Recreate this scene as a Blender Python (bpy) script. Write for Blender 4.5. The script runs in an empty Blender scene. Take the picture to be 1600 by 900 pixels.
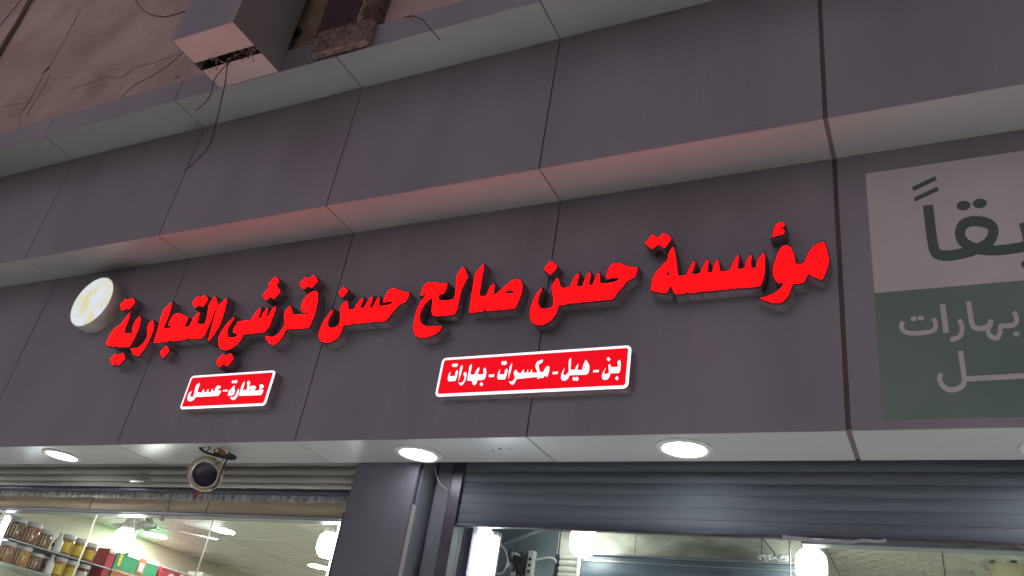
import bpy, bmesh, math, random
from mathutils import Vector, Matrix
from mathutils.geometry import tessellate_polygon
random.seed(7)
scn = bpy.context.scene
# ---------------------------------------------------------------- camera, world, exposure
CAMZ = 1.65
FPX = 1298.95                     # focal length in photograph pixels (1600 wide)
yaw, pitch, roll = [math.radians(a) for a in (-30.1989, 28.9853, 9.6058)]
cy, sy, cp, sp = math.cos(yaw), math.sin(yaw), math.cos(pitch), math.sin(pitch)
fwd = Vector((sy*cp, cy*cp, sp)); rt = Vector((cy, -sy, 0)); up = rt.cross(fwd)
cr, sr = math.cos(roll), math.sin(roll)
RT, UP = cr*rt+sr*up, -sr*rt+cr*up
cam = bpy.data.objects.new('camera', bpy.data.cameras.new('camera'))
scn.collection.objects.link(cam); scn.camera = cam
cam.data.sensor_width = 36; cam.data.lens = FPX/1600*36
cam.data.clip_start = .05; cam.data.clip_end = 600
M = Matrix((RT, UP, -fwd)).transposed().to_4x4(); M.translation = Vector((0, 0, CAMZ)); cam.matrix_world = M
w = bpy.data.worlds.new('World'); scn.world = w; w.use_nodes = True
wn = w.node_tree.nodes; wl = w.node_tree.links
bg = wn['Background']; bg.inputs[0].default_value = (1.0, .83, .92, 1); bg.inputs[1].default_value = .33
scn.view_settings.view_transform = 'Standard'; scn.view_settings.look = 'None'
scn.view_settings.exposure = 0; scn.view_settings.gamma = 1
DOWNLIGHT = 14.0; SPOT = 1250.0; LETTER = 8.0; CEIL_LAMP = 185.0; BULB = 26.0; TUBE = 12.0

def at(px, py, Y):                # point where the sight line meets the vertical plane y = Y
    d = RT*((px-800)/FPX)+UP*((450-py)/FPX)+fwd; d *= Y/d.y
    return Vector((d.x, d.y, d.z+CAMZ))
def atz(px, py, z):
    d = RT*((px-800)/FPX)+UP*((450-py)/FPX)+fwd; d *= (z-CAMZ)/d.z
    return Vector((d.x, d.y, d.z+CAMZ))
def atx(px, py, X):
    d = RT*((px-800)/FPX)+UP*((450-py)/FPX)+fwd; d *= X/d.x
    return Vector((d.x, d.y, d.z+CAMZ))
# ---------------------------------------------------------------- helpers
C = scn.collection
def mat(name, col, rough=.5, metal=0, spec=.5, emit=None, estr=0):
    m = bpy.data.materials.new(name); m.use_nodes = True
    b = m.node_tree.nodes['Principled BSDF']
    b.inputs['Base Color'].default_value = (*col, 1); b.inputs['Roughness'].default_value = rough
    b.inputs['Metallic'].default_value = metal; b.inputs['Specular IOR Level'].default_value = spec
    if emit: b.inputs['Emission Color'].default_value = (*emit, 1); b.inputs['Emission Strength'].default_value = estr
    return m
def nd(m, t, **k):
    n = m.node_tree.nodes.new(t)
    for a, v in k.items():
        if a in n.inputs: n.inputs[a].default_value = v
        else: setattr(n, a, v)
    return n
def lk(m, a, b): m.node_tree.links.new(a, b)
def vary(m, c1, c2, scale=3, detail=5, lo=.35, hi=.65, bump=0, bscale=60, stretch=(1, 1, 1), rand=0, target='Base Color', rgh=None, streak=0):
    b = m.node_tree.nodes['Principled BSDF']
    tc = nd(m, 'ShaderNodeNewGeometry'); mp = nd(m, 'ShaderNodeMapping'); mp.inputs['Scale'].default_value = stretch
    lk(m, tc.outputs['Position'], mp.inputs['Vector'])
    n = nd(m, 'ShaderNodeTexNoise'); n.inputs['Scale'].default_value = scale; n.inputs['Detail'].default_value = detail
    lk(m, mp.outputs[0], n.inputs['Vector'])
    r = nd(m, 'ShaderNodeValToRGB'); r.color_ramp.elements[0].position = lo; r.color_ramp.elements[1].position = hi
    r.color_ramp.elements[0].color = (*c1, 1); r.color_ramp.elements[1].color = (*c2, 1)
    lk(m, n.outputs['Fac'], r.inputs[0]); out = r.outputs[0]
    if rand:
        oi = nd(m, 'ShaderNodeObjectInfo'); mr = nd(m, 'ShaderNodeMapRange'); mr.inputs[3].default_value = 1-rand; mr.inputs[4].default_value = 1+rand
        lk(m, oi.outputs['Random'], mr.inputs[0])
        h = nd(m, 'ShaderNodeHueSaturation'); lk(m, mr.outputs[0], h.inputs['Value']); lk(m, out, h.inputs['Color']); out = h.outputs[0]
    if streak:                    # fine vertical dust runs
        m2 = nd(m, 'ShaderNodeMapping'); m2.inputs['Scale'].default_value = (26, 26, 1.1); lk(m, tc.outputs['Position'], m2.inputs['Vector'])
        n3 = nd(m, 'ShaderNodeTexNoise'); n3.inputs['Scale'].default_value = 1; n3.inputs['Detail'].default_value = 6; lk(m, m2.outputs[0], n3.inputs['Vector'])
        n4 = nd(m, 'ShaderNodeTexNoise'); n4.inputs['Scale'].default_value = 2.3; n4.inputs['Detail'].default_value = 3; lk(m, tc.outputs['Position'], n4.inputs['Vector'])
        a1 = nd(m, 'ShaderNodeMapRange'); a1.inputs[1].default_value = .52; a1.inputs[2].default_value = .78; a1.inputs[4].default_value = streak; lk(m, n3.outputs['Fac'], a1.inputs[0])
        a2 = nd(m, 'ShaderNodeMapRange'); a2.inputs[1].default_value = .4; a2.inputs[2].default_value = .65; lk(m, n4.outputs['Fac'], a2.inputs[0])
        mu = nd(m, 'ShaderNodeMath'); mu.operation = 'MULTIPLY'; lk(m, a1.outputs[0], mu.inputs[0]); lk(m, a2.outputs[0], mu.inputs[1])
        mxc = nd(m, 'ShaderNodeMix'); mxc.data_type = 'RGBA'; pass
        lk(m, mu.outputs[0], mxc.inputs['Factor']); lk(m, out, mxc.inputs[6]); mxc.inputs[7].default_value = (.5, .46, .43, 1); out = mxc.outputs[2]
    lk(m, out, b.inputs[target])
    if rgh:
        mr2 = nd(m, 'ShaderNodeMapRange'); mr2.inputs[3].default_value = rgh[0]; mr2.inputs[4].default_value = rgh[1]
        lk(m, n.outputs['Fac'], mr2.inputs[0]); lk(m, mr2.outputs[0], b.inputs['Roughness'])
    if bump:
        n2 = nd(m, 'ShaderNodeTexNoise'); n2.inputs['Scale'].default_value = bscale; n2.inputs['Detail'].default_value = 4
        lk(m, mp.outputs[0], n2.inputs['Vector'])
        bp = nd(m, 'ShaderNodeBump'); bp.inputs['Strength'].default_value = bump; bp.inputs['Distance'].default_value = .01
        lk(m, n2.outputs['Fac'], bp.inputs['Height']); lk(m, bp.outputs[0], b.inputs['Normal'])
    return m
def obj(name, bm, m, parent=None, kind=None, smooth=False, fix=True):
    me = bpy.data.meshes.new(name)
    if fix: bmesh.ops.recalc_face_normals(bm, faces=bm.faces)
    bm.to_mesh(me); bm.free(); me.materials.append(m)
    if smooth:
        for p in me.polygons: p.use_smooth = True
    o = bpy.data.objects.new(name, me); C.objects.link(o)
    if parent: o.parent = parent
    if kind: o['kind'] = kind
    return o
def tag(o, label, cat, group=None):
    o['label'] = label; o['category'] = cat
    if group: o['group'] = group
    return o
def thing(name, label, cat, group=None, loc=(0, 0, 0)):
    o = bpy.data.objects.new(name, None); C.objects.link(o); o.empty_display_size = .1; o.location = loc
    return tag(o, label, cat, group)
def box(bm, x0, x1, y0, y1, z0, z1, bev=0):
    r = bmesh.ops.create_cube(bm, size=1)
    for v in r['verts']:
        v.co = Vector((x0+(v.co.x+.5)*(x1-x0), y0+(v.co.y+.5)*(y1-y0), z0+(v.co.z+.5)*(z1-z0)))
    if bev:
        es = list({e for v in r['verts'] for e in v.link_edges})
        bmesh.ops.bevel(bm, geom=es, offset=bev, segments=2, affect='EDGES', profile=.5)
    return bm
def bx(*a, **k): return box(bmesh.new(), *a, **k)
def tube(bm, pts, r, n=8, close=False):
    pts = [Vector(p) for p in pts]; rings = []
    for i, p in enumerate(pts):
        t = (pts[min(i+1, len(pts)-1)]-pts[max(i-1, 0)]).normalized()
        a = t.orthogonal() if abs(t.z) < .99 else Vector((1, 0, 0))
        a = t.cross(Vector((0, 0, 1)) if abs(t.z) < .9 else Vector((0, 1, 0))).normalized(); b = t.cross(a)
        rr = r[i] if isinstance(r, (list, tuple)) else r
        rings.append([bm.verts.new(p+(a*math.cos(2*math.pi*k/n)+b*math.sin(2*math.pi*k/n))*rr) for k in range(n)])
    for i in range(len(rings)-1):
        for k in range(n): bm.faces.new((rings[i][k], rings[i][(k+1) % n], rings[i+1][(k+1) % n], rings[i+1][k]))
    bm.faces.new(rings[0]); bm.faces.new(rings[-1][::-1]); return bm
def spline(pts, n=6):             # Catmull-Rom through the points
    pts = [Vector(p) for p in pts]; q = [pts[0]*2-pts[1]]+pts+[pts[-1]*2-pts[-2]]; out = []
    for i in range(1, len(q)-2):
        for k in range(n):
            t = k/n; a, b, c, d = q[i-1:i+3]
            out.append(.5*((2*b)+(c-a)*t+(2*a-5*b+4*c-d)*t*t+(3*b-3*c+d-a)*t**3))
    return out+[pts[-1]]
def lathe(bm, prof, n=24, mtx=None):     # profile of (radius, height) turned about z
    rings = []; mtx = mtx or Matrix()
    for r, z in prof:
        rings.append([bm.verts.new(mtx @ Vector((max(r, 1e-4)*math.cos(2*math.pi*k/n), max(r, 1e-4)*math.sin(2*math.pi*k/n), z))) for k in range(n)])
    for i in range(len(rings)-1):
        for k in range(n): bm.faces.new((rings[i][k], rings[i][(k+1) % n], rings[i+1][(k+1) % n], rings[i+1][k]))
    if prof[0][0] < 1e-3: pass
    return bm
def T(p): return Matrix.Translation(Vector(p))
def prism(bm, polys, y0, y1):    # polys (outline + holes) as (x,z) lists; front at y0, back at y1
    tri = tessellate_polygon([[Vector((x, z, 0)) for x, z in p] for p in polys])
    flat = [q for p in polys for q in p]
    A = [bm.verts.new((x, y0, z)) for x, z in flat]; B = [bm.verts.new((x, y1, z)) for x, z in flat]
    for t in tri:
        if len(set(t)) == 3:
            try: bm.faces.new([A[i] for i in t])
            except ValueError: pass
    i0 = 0
    for p in polys:
        for k in range(len(p)):
            a, b = i0+k, i0+(k+1) % len(p)
            try: bm.faces.new((A[a], A[b], B[b], B[a]))
            except ValueError: pass
        i0 += len(p)
    # make the front caps look at the street
    for f in bm.faces:
        if all(abs(v.co.y-y0) < 1e-6 for v in f.verts):
            f.normal_update()
            if f.normal.y > 0: f.normal_flip()
    return bm
def offset(poly, d):
    n = len(poly); ar = sum(poly[i][0]*poly[(i+1) % n][1]-poly[(i+1) % n][0]*poly[i][1] for i in range(n))
    s = 1 if ar > 0 else -1; out = []
    for i in range(n):
        p, a, b = Vector(poly[i]), Vector(poly[i-1]), Vector(poly[(i+1) % n])
        e1 = (p-a); e2 = (b-p)
        if e1.length < 1e-6 or e2.length < 1e-6: out.append(tuple(p)); continue
        e1.normalize(); e2.normalize()
        n1 = Vector((e1.y, -e1.x))*s; n2 = Vector((e2.y, -e2.x))*s
        m = n1+n2
        m = m.normalized() if m.length > .2 else (e1-e2).normalized()
        k = min(1/max(m.dot(n1), .3), 1.9)
        out.append(tuple(p+m*d*k))
    return out
# ---------------------------------------------------------------- materials
acp = vary(mat('grey_composite_panel', (.3, .3, .3), .42, .25), (.275, .268, .300), (.362, .350, .388), 1.5, 8, .3, .7, bump=.05, bscale=5, stretch=(1.7, 1, .55), rand=.06, rgh=(.36, .5), streak=.26)
acp_soffit = vary(mat('grey_soffit_panel', (.4, .4, .4), .4, .2), (.37, .365, .36), (.44, .435, .43), 1.5, 7, bump=.04, bscale=7, stretch=(.4, 1, 1), rand=.05, rgh=(.32, .46))
acp_light = vary(mat('silver_composite_panel', (.5, .5, .5), .3, .35), (.50, .515, .525), (.60, .61, .62), 1.5, 6, bump=.05, bscale=9, stretch=(.25, 1, 1), rand=.04, rgh=(.24, .4))
joint = mat('joint_sealant', (.16, .125, .135), .8)
plaster = vary(mat('pink_painted_plaster', (.5, .4, .38), .9), (.54, .41, .355), (.82, .64, .57), 2.3, 12, .3, .7, bump=.8, bscale=26, streak=.35)
plaster_y = vary(mat('yellowed_board', (.3, .25, .18), .9), (.26, .20, .12), (.40, .32, .22), 6, 6, bump=.3, bscale=60)
dark_gap = mat('dark_void', (.02, .015, .018), .9)
return_m = vary(mat('letter_return', (.06, .04, .05), .6), (.17, .13, .15), (.21, .165, .19), 12, 3)
trim_m = mat('dark_red_edge_trim', (.09, .018, .028), .5)
red_face = mat('red_lit_acrylic', (.05, 0, 0), .5, 0, .15, emit=(1, .0006, .001), estr=LETTER)
red_print = mat('red_lit_sign_face', (.1, .0, .0), .5, 0, .15, emit=(.86, .003, .012), estr=1.0)
white_face = mat('white_lit_acrylic', (.8, .8, .8), .4, emit=(1, .93, 1), estr=1.12)
white_trim = vary(mat('white_enamel', (.7, .7, .7), .35), (.62, .62, .62), (.72, .71, .7), 20, 3)
lamp_white = mat('downlight_diffuser', (.8, .8, .8), .4, emit=(1, .97, 1), estr=DOWNLIGHT)
ceil_lamp = mat('ceiling_lamp_diffuser', (.8, .8, .8), .4, emit=(.97, .98, 1), estr=CEIL_LAMP)
bulb_r = mat('bulb_glass_dim', (.8, .8, .8), .4, emit=(.97, 1, .93), estr=13)
ceil_r = mat('ceiling_lamp_dim', (.8, .8, .8), .4, emit=(1, .98, .9), estr=170)
bulb_m = mat('bulb_glass', (.8, .8, .8), .4, emit=(.97, 1, .93), estr=BULB)
tube_m = mat('fluorescent_tube', (.8, .8, .8), .4, emit=(.93, .96, 1), estr=TUBE)
black = mat('black_rubber', (.018, .016, .018), .5)
wire_m = vary(mat('old_wire', (.05, .04, .035), .7), (.035, .025, .022), (.09, .06, .05), 30, 3)
olive = vary(mat('olive_conduit', (.16, .12, .08), .7), (.12, .09, .055), (.2, .155, .1), 20, 3)
shut_m = vary(mat('grey_shutter_paint', (.2, .2, .22), .6, 0, .3), (.135, .17, .20), (.19, .225, .26), 3, 6, stretch=(.3, 1, 6), rand=.06, bump=.05, bscale=60)
shut_b = vary(mat('beige_grey_shutter_paint', (.3, .3, .27), .5), (.32, .325, .30), (.46, .46, .41), 2.5, 7, stretch=(.6, 1, 5), bump=.05, rand=.08)
steel_dark = vary(mat('dark_frame_aluminium', (.08, .08, .1), .35, .5), (.07, .07, .09), (.12, .12, .15), 8, 4)
steel_grey = vary(mat('grey_frame_aluminium', (.25, .26, .28), .35, .5), (.36, .38, .41), (.46, .48, .51), 8, 4, stretch=(.2, 1, 3))
wood = vary(mat('tan_board', (.3, .25, .15), .6), (.66, .58, .38), (.78, .71, .50), 3, 6, stretch=(.5, 1, 6))
film = vary(mat('crumpled_film', (.4, .4, .4), .25, 0), (.3, .31, .33), (.75, .76, .75), 40, 5, stretch=(1, 1, .3), bump=.6, bscale=90)
pillar_m = vary(mat('dark_pillar_cladding', (.13, .12, .14), .5, .1), (.135, .137, .17), (.165, .168, .2), 3, 5)
pillar_lit = vary(mat('lit_pillar_edge', (.2, .2, .2), .5), (.42, .43, .41), (.50, .51, .48), 3, 5)  # pale tone with lamplight on the pillar edge put into the colour
def glass_mat():
    m = bpy.data.materials.new('window_glass'); m.use_nodes = True; nt = m.node_tree; nt.nodes.clear()
    o = nt.nodes.new('ShaderNodeOutputMaterial'); mx = nt.nodes.new('ShaderNodeMixShader')
    t = nt.nodes.new('ShaderNodeBsdfTransparent'); t.inputs[0].default_value = (.93, .96, .94, 1)
    g = nt.nodes.new('ShaderNodeBsdfGlossy'); g.inputs['Roughness'].default_value = .03
    fr = nt.nodes.new('ShaderNodeFresnel'); fr.inputs[0].default_value = 1.35
    gb = nt.nodes.new('ShaderNodeNewGeometry'); ml = nt.nodes.new('ShaderNodeMath'); ml.operation = 'MULTIPLY'; iv = nt.nodes.new('ShaderNodeMath'); iv.operation = 'SUBTRACT'; iv.inputs[0].default_value = 1
    nt.links.new(gb.outputs['Backfacing'], iv.inputs[1]); nt.links.new(fr.outputs[0], ml.inputs[0]); nt.links.new(iv.outputs[0], ml.inputs[1]); nt.links.new(ml.outputs[0], mx.inputs[0]); nt.links.new(t.outputs[0], mx.inputs[1]); nt.links.new(g.outputs[0], mx.inputs[2]); nt.links.new(mx.outputs[0], o.inputs[0])
    return m
glass = glass_mat()
# ---------------------------------------------------------------- levels of the stepped front
S = .7
Y0, Y1, Y2, Y3 = 3.37413*S, 3.73424*S, 4.0979*S, 4.52529*S
Z0, Z1, Z2 = CAMZ+4.43981*S, CAMZ+3.27769*S, CAMZ+1.6*S
ZT = CAMZ+3.27
JX = [-8.80, -7.58, -6.358, -5.137, -3.914, -2.695, -1.487, -.269, .952, 2.172, 3.392]
GAP = {-.269: .009, .952: .006}
# ---------------------------------------------------------------- ground
pave = vary(mat('concrete_paving', (.3, .29, .27), .8), (.26, .25, .235), (.36, .35, .33), 2, 7, bump=.3, bscale=30)
asph = vary(mat('asphalt', (.05, .05, .05), .9), (.04, .04, .042), (.07, .068, .066), 4, 8, bump=.6, bscale=120)
obj('ground', bx(-200, 200, -200, 200, -.6, -.13), asph, kind='structure')
obj('pavement', bx(-40, 40, -3.2, 3.44, -.12, 0), pave, kind='structure')
obj('kerb', bx(-40, 40, -3.36, -3.203, -.12, .004, bev=.012), vary(mat('kerb_stone', (.35, .34, .32), .8), (.3, .29, .27), (.4, .39, .37), 5, 5), kind='structure')
# ---------------------------------------------------------------- cladding
clad = thing('shopfront_cladding', 'stepped grey composite panel cladding running across the whole shopfront', 'cladding')
def row(name, m, f):
    for a, b in zip(JX[:-1], JX[1:]):
        ga, gb = GAP.get(a, .0035), GAP.get(b, .0035)
        obj(name, f(a+ga, b-gb), m, clad)
t_ = .005
row('top_fascia_panel', acp, lambda a, b: bx(a, b, Y0, Y0+t_, Z0, ZT))
row('upper_soffit_panel', acp_soffit, lambda a, b: bx(a, b, Y0+t_+.0005, Y1-.0015, Z0, Z0+t_))
row('middle_fascia_panel', acp, lambda a, b: bx(a, b, Y1, Y1+t_, Z1, Z0+.005))
row('middle_soffit_panel', acp_soffit, lambda a, b: bx(a, b, Y1+t_+.0005, Y2-.0015, Z1, Z1+t_))
row('sign_fascia_panel', acp, lambda a, b: bx(a, b, Y2, Y2+t_, Z2, Z1+.005))
row('lower_soffit_panel', acp_light, lambda a, b: bx(a, b, Y2+t_+.0005, Y3, Z2, Z2+t_))
bk = bx(JX[0], JX[-1], Y0+t_+.001, Y1+t_, Z0+t_+.001, ZT-.004)
box(bk, JX[0], JX[-1], Y1+t_+.001, Y2+t_, Z1+t_+.001, Z0+t_)
box(bk, JX[0], JX[-1], Y2+t_+.001, Y3-.002, Z2+t_+.001, Z1+t_)
obj('backing_frame', bk, joint, clad)
# ---------------------------------------------------------------- plaster wall above
wall = thing('plaster_upper_wall', 'cracked pinkish plaster wall of the building above the grey cladding', 'wall')
obj('wall_surface', bx(-12, 8, 2.46, 3.4, ZT-.003, 9), plaster, wall)
crack_m = vary(mat('crack_dirt', (.1, .07, .06), .9), (.16, .10, .09), (.30, .20, .18), 25, 4)
def crack(pts, wds, m=crack_m):
    bm = bmesh.new(); prev = None; pp = []
    for i, (a, b) in enumerate(zip(pts[:-1], pts[1:])):
        for k in range(5):
            t = k/5; pp.append((a[0]+(b[0]-a[0])*t+random.uniform(-.5, .5), a[1]+(b[1]-a[1])*t+random.uniform(-.5, .5), (wds[i]*(1-t)+wds[i+1]*t)*random.uniform(.25, .9)))
    pp.append((*pts[-1], wds[-1]))
    for x, y, wd in pp:
        p = at(x, y, 2.458); q = at(x+wd, y+.2*wd, 2.458)
        u = (bm.verts.new(p), bm.verts.new(q), bm.verts.new(q+Vector((0, .004, 0))), bm.verts.new(p+Vector((0, .004, 0))))
        if prev:
            for k in range(4): bm.faces.new((prev[k], prev[(k+1) % 4], u[(k+1) % 4], u[k]))
        prev = u
    obj('crack', bm, m, wall)
crack([(126, 15), (118, 28), (100, 65), (84, 90), (79, 100)], [.6, 1.6, 1.2, 1.0, .6])
crack([(79, 100), (72, 108), (66, 117)], [1, 3.4, 1.0], dark_gap)
crack([(66, 118), (55, 142), (40, 165), (33, 176)], [.8, .8, 2.4, 1.6])
crack([(78, 116), (60, 150), (46, 170), (42, 182)], [1, .8, 1, 1.8])
crack([(278, 84), (240, 98), (215, 103), (188, 121), (165, 120), (110, 140)], [.5, .8, .8, 1.2, .6, .3])
crack([(33, 161), (18, 163), (3, 166)], [.8, .6, .5])
crack([(30, 175), (31, 197), (24, 205)], [.5, .6, .3])
crack([(272, 122), (276, 119), (279, 121)], [2, 4, 2])
# yellowed strip beside the box
p0, p1 = at(450, 83, 2.43), at(497, 66, 2.43)
board = obj('wall_board', bx(p0.x-.12, p1.x+.01, 2.425, 2.459, ZT-.05, 9), plaster_y, wall)
# ---------------------------------------------------------------- hanging boxed column
A_, B_, C_, D_ = [atz(*p, Z0) for p in ((268, 64), (362, 34), (438, 112), (340, 137))]
xa, xb, ya, yb = (A_.x+D_.x)/2, (B_.x+C_.x)/2, (A_.y+B_.y)/2, Y0-.0015
col = thing('boxed_sign_column', 'purple and grey clad box column hanging above the cladding with a broken open underside', 'column', loc=(xa, ya, Z0))
def loc(o, par): o.parent = par; o.matrix_parent_inverse = Matrix.Translation(-par.location); return o
def part(name, bm, m, par, smooth=False): return loc(obj(name, bm, m, None, smooth=smooth), par)
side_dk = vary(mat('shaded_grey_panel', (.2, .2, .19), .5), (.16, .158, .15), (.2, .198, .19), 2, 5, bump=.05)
part('front_panel', bx(xa, xb, ya, ya+t_, Z0, 7.4), acp, col)
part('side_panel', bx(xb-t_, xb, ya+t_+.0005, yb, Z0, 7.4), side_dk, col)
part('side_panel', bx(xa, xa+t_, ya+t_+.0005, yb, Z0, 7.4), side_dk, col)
pinkp = vary(mat('pink_grey_panel', (.5, .42, .4), .5), (.50, .41, .39), (.60, .50, .48), 2, 5)
gy0, gy1 = ya+.175, ya+.235
part('bottom_panel', bx(xa+t_+.001, xb-t_-.001, ya+t_+.0005, gy0, Z0+.001, Z0+t_), pinkp, col)
part('bottom_panel', bx(xa+t_+.001, xb-t_-.001, gy1, yb, Z0+.001, Z0+t_), pinkp, col)
part('inner_board', bx(xa+t_+.001, xb-t_-.001, ya+t_+.001, yb, Z0+.08, Z0+.09), dark_gap, col)
deb = bmesh.new(); rr = random.Random(3)
for k in range(30):
    x = rr.uniform(xa+.03, xb-.02); x = xa+.03+(xb-xa-.05)*rr.random()**.5; y = rr.uniform(gy0-.005, gy1+.005); z = Z0+rr.uniform(0, .02)
    p = Vector((x, y, z)); d = Vector((rr.uniform(-.03, .03), rr.uniform(-.035, .035), rr.uniform(-.015, .03)))
    tube(deb, [p-d, p+Vector((0, 0, rr.uniform(-.006, .004))), p+d], rr.uniform(.001, .003), 5)
o = part('loose_debris', deb, vary(mat('nest_debris', (.2, .15, .13), .9), (.06, .035, .03), (.5, .4, .38), 70, 2), col); o['kind'] = 'stuff'
# brown panel on a rough ledge
bp_ = thing('brown_wall_panel', 'dark brown panel on a rough crumbling ledge right of the hanging box', 'panel', loc=tuple(at(500, 70, 2.3)))
a, b = at(497, 62, 2.36), at(566, 45, 2.36)
brown = vary(mat('brown_board', (.07, .035, .035), .85), (.06, .032, .034), (.10, .05, .05), 40, 5, bump=.4, bscale=150)
mortar = vary(mat('crumbly_mortar', (.3, .22, .18), .95), (.13, .085, .07), (.34, .25, .21), 22, 8, bump=1, bscale=70)
part('board', bx(a.x, b.x, 2.335, 2.455, ZT+.012, 7.2), brown, bp_)
def rough_box(x0, x1, y0, y1, z0, z1, nx, nz, j, ny=2):
    bm = bx(x0, x1, y0, y1, z0, z1); bmesh.ops.subdivide_edges(bm, edges=[e for e in bm.edges if abs(e.verts[0].co.x-e.verts[1].co.x) > 1e-6], cuts=nx)
    bmesh.ops.subdivide_edges(bm, edges=[e for e in bm.edges if abs(e.verts[0].co.z-e.verts[1].co.z) > 1e-6], cuts=nz)
    bmesh.ops.subdivide_edges(bm, edges=[e for e in bm.edges if abs(e.verts[0].co.y-e.verts[1].co.y) > 1e-6], cuts=ny)
    for v in bm.verts: v.co += Vector((random.uniform(-j, j), random.uniform(-j, j), random.uniform(-j, j)))
    return bm
e0, e1, e2 = at(495, 65, 2.325), at(572, 45, 2.325), at(500, 83, 2.325)
part('ledge', rough_box(e0.x, e1.x+.03, 2.315, Y0-.004, e2.z, ZT+.01, 22, 4, .0035), mortar, bp_)
part('side_mortar', rough_box(b.x+.002, b.x+.045, 2.32, 2.455, ZT+.012, 7.0, 3, 70, .006), vary(mat('dirty_mortar', (.1, .09, .07), .95), (.09, .065, .05), (.2, .15, .12), 20, 7, bump=1, bscale=60), bp_)
part('paint_flake', rough_box(b.x-.006, b.x+.012, 2.312, 2.334, ZT+.0, ZT+.21, 2, 12, .006), vary(mat('pale_flake', (.5, .42, .36), .9), (.2, .14, .12), (.55, .47, .42), 60, 4), bp_)
clip = obj('cable_clip', bx(at(461, 53, 2.42).x, at(469, 53, 2.42).x, 2.40, 2.424, at(465, 56, 2.42).z, at(465, 48, 2.42).z, bev=.003), black)
tag(clip, 'small dark clip fixed to the yellowed board right of the hanging box', 'clip')
def wire(name, label, cat, pts, r, m=wire_m, n=6, group=None):
    return tag(obj(name, tube(bmesh.new(), spline([at(*p) for p in pts], 6), r, n), m, smooth=True), label, cat, group)
wire('conduit', 'thick olive conduit running up the plaster at the top left corner', 'conduit', [(-30, 135, 2.44), (8, 67, 2.44), (30, 31, 2.44), (50, -6, 2.44), (80, -60, 2.44)], .017, olive)
wire('cable', 'thin dark cable at the very top left corner beside the olive conduit', 'cable', [(-30, 80, 2.44), (5, 34, 2.44), (33, 0, 2.44), (60, -34, 2.44)], .0035)
wire('wire_loop', 'brown loop of wire hanging against the plaster left of the box column', 'wire', [(205, -20, 2.3), (213, 2, 2.3), (230, 20, 2.3), (258, 26, 2.3), (288, 18, 2.35), (310, 10, 2.44)], .0045, olive)
wire('stray_wire', 'thin dark wire curving from under the box column down the plaster wall', 'wire', [(285, 83, 2.40), (262, 103, 2.40), (235, 120, 2.40), (212, 132, 2.40), (195, 147, 2.40), (190, 153, 2.37)], .0025)
wire('hanging_wire', 'long wire dangling from the broken box underside over the second row of panels', 'wire', [(366, 84, 2.17), (355, 104, 2.17), (352, 130, 2.2), (345, 160, 2.2), (337, 195, 2.2), (328, 225, 2.2), (310, 248, 2.2), (289, 267, 2.2)], .003)
wire('hanging_wire', 'shorter wire dangling from the broken box underside, ending beside the soffit joint', 'wire', [(364, 92, 2.17), (347, 108, 2.17), (335, 125, 2.2), (329, 148, 2.2), (318, 163, 2.2), (306, 173, 2.2)], .0028)
wire('curved_wire', 'short arched wire sticking out over the cladding edge right of the brown panel', 'wire', [(630, 27, 2.40), (645, 25, 2.33), (661, 32, 2.3), (673, 45, 2.3), (687, 62, 2.3)], .0028)
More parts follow.
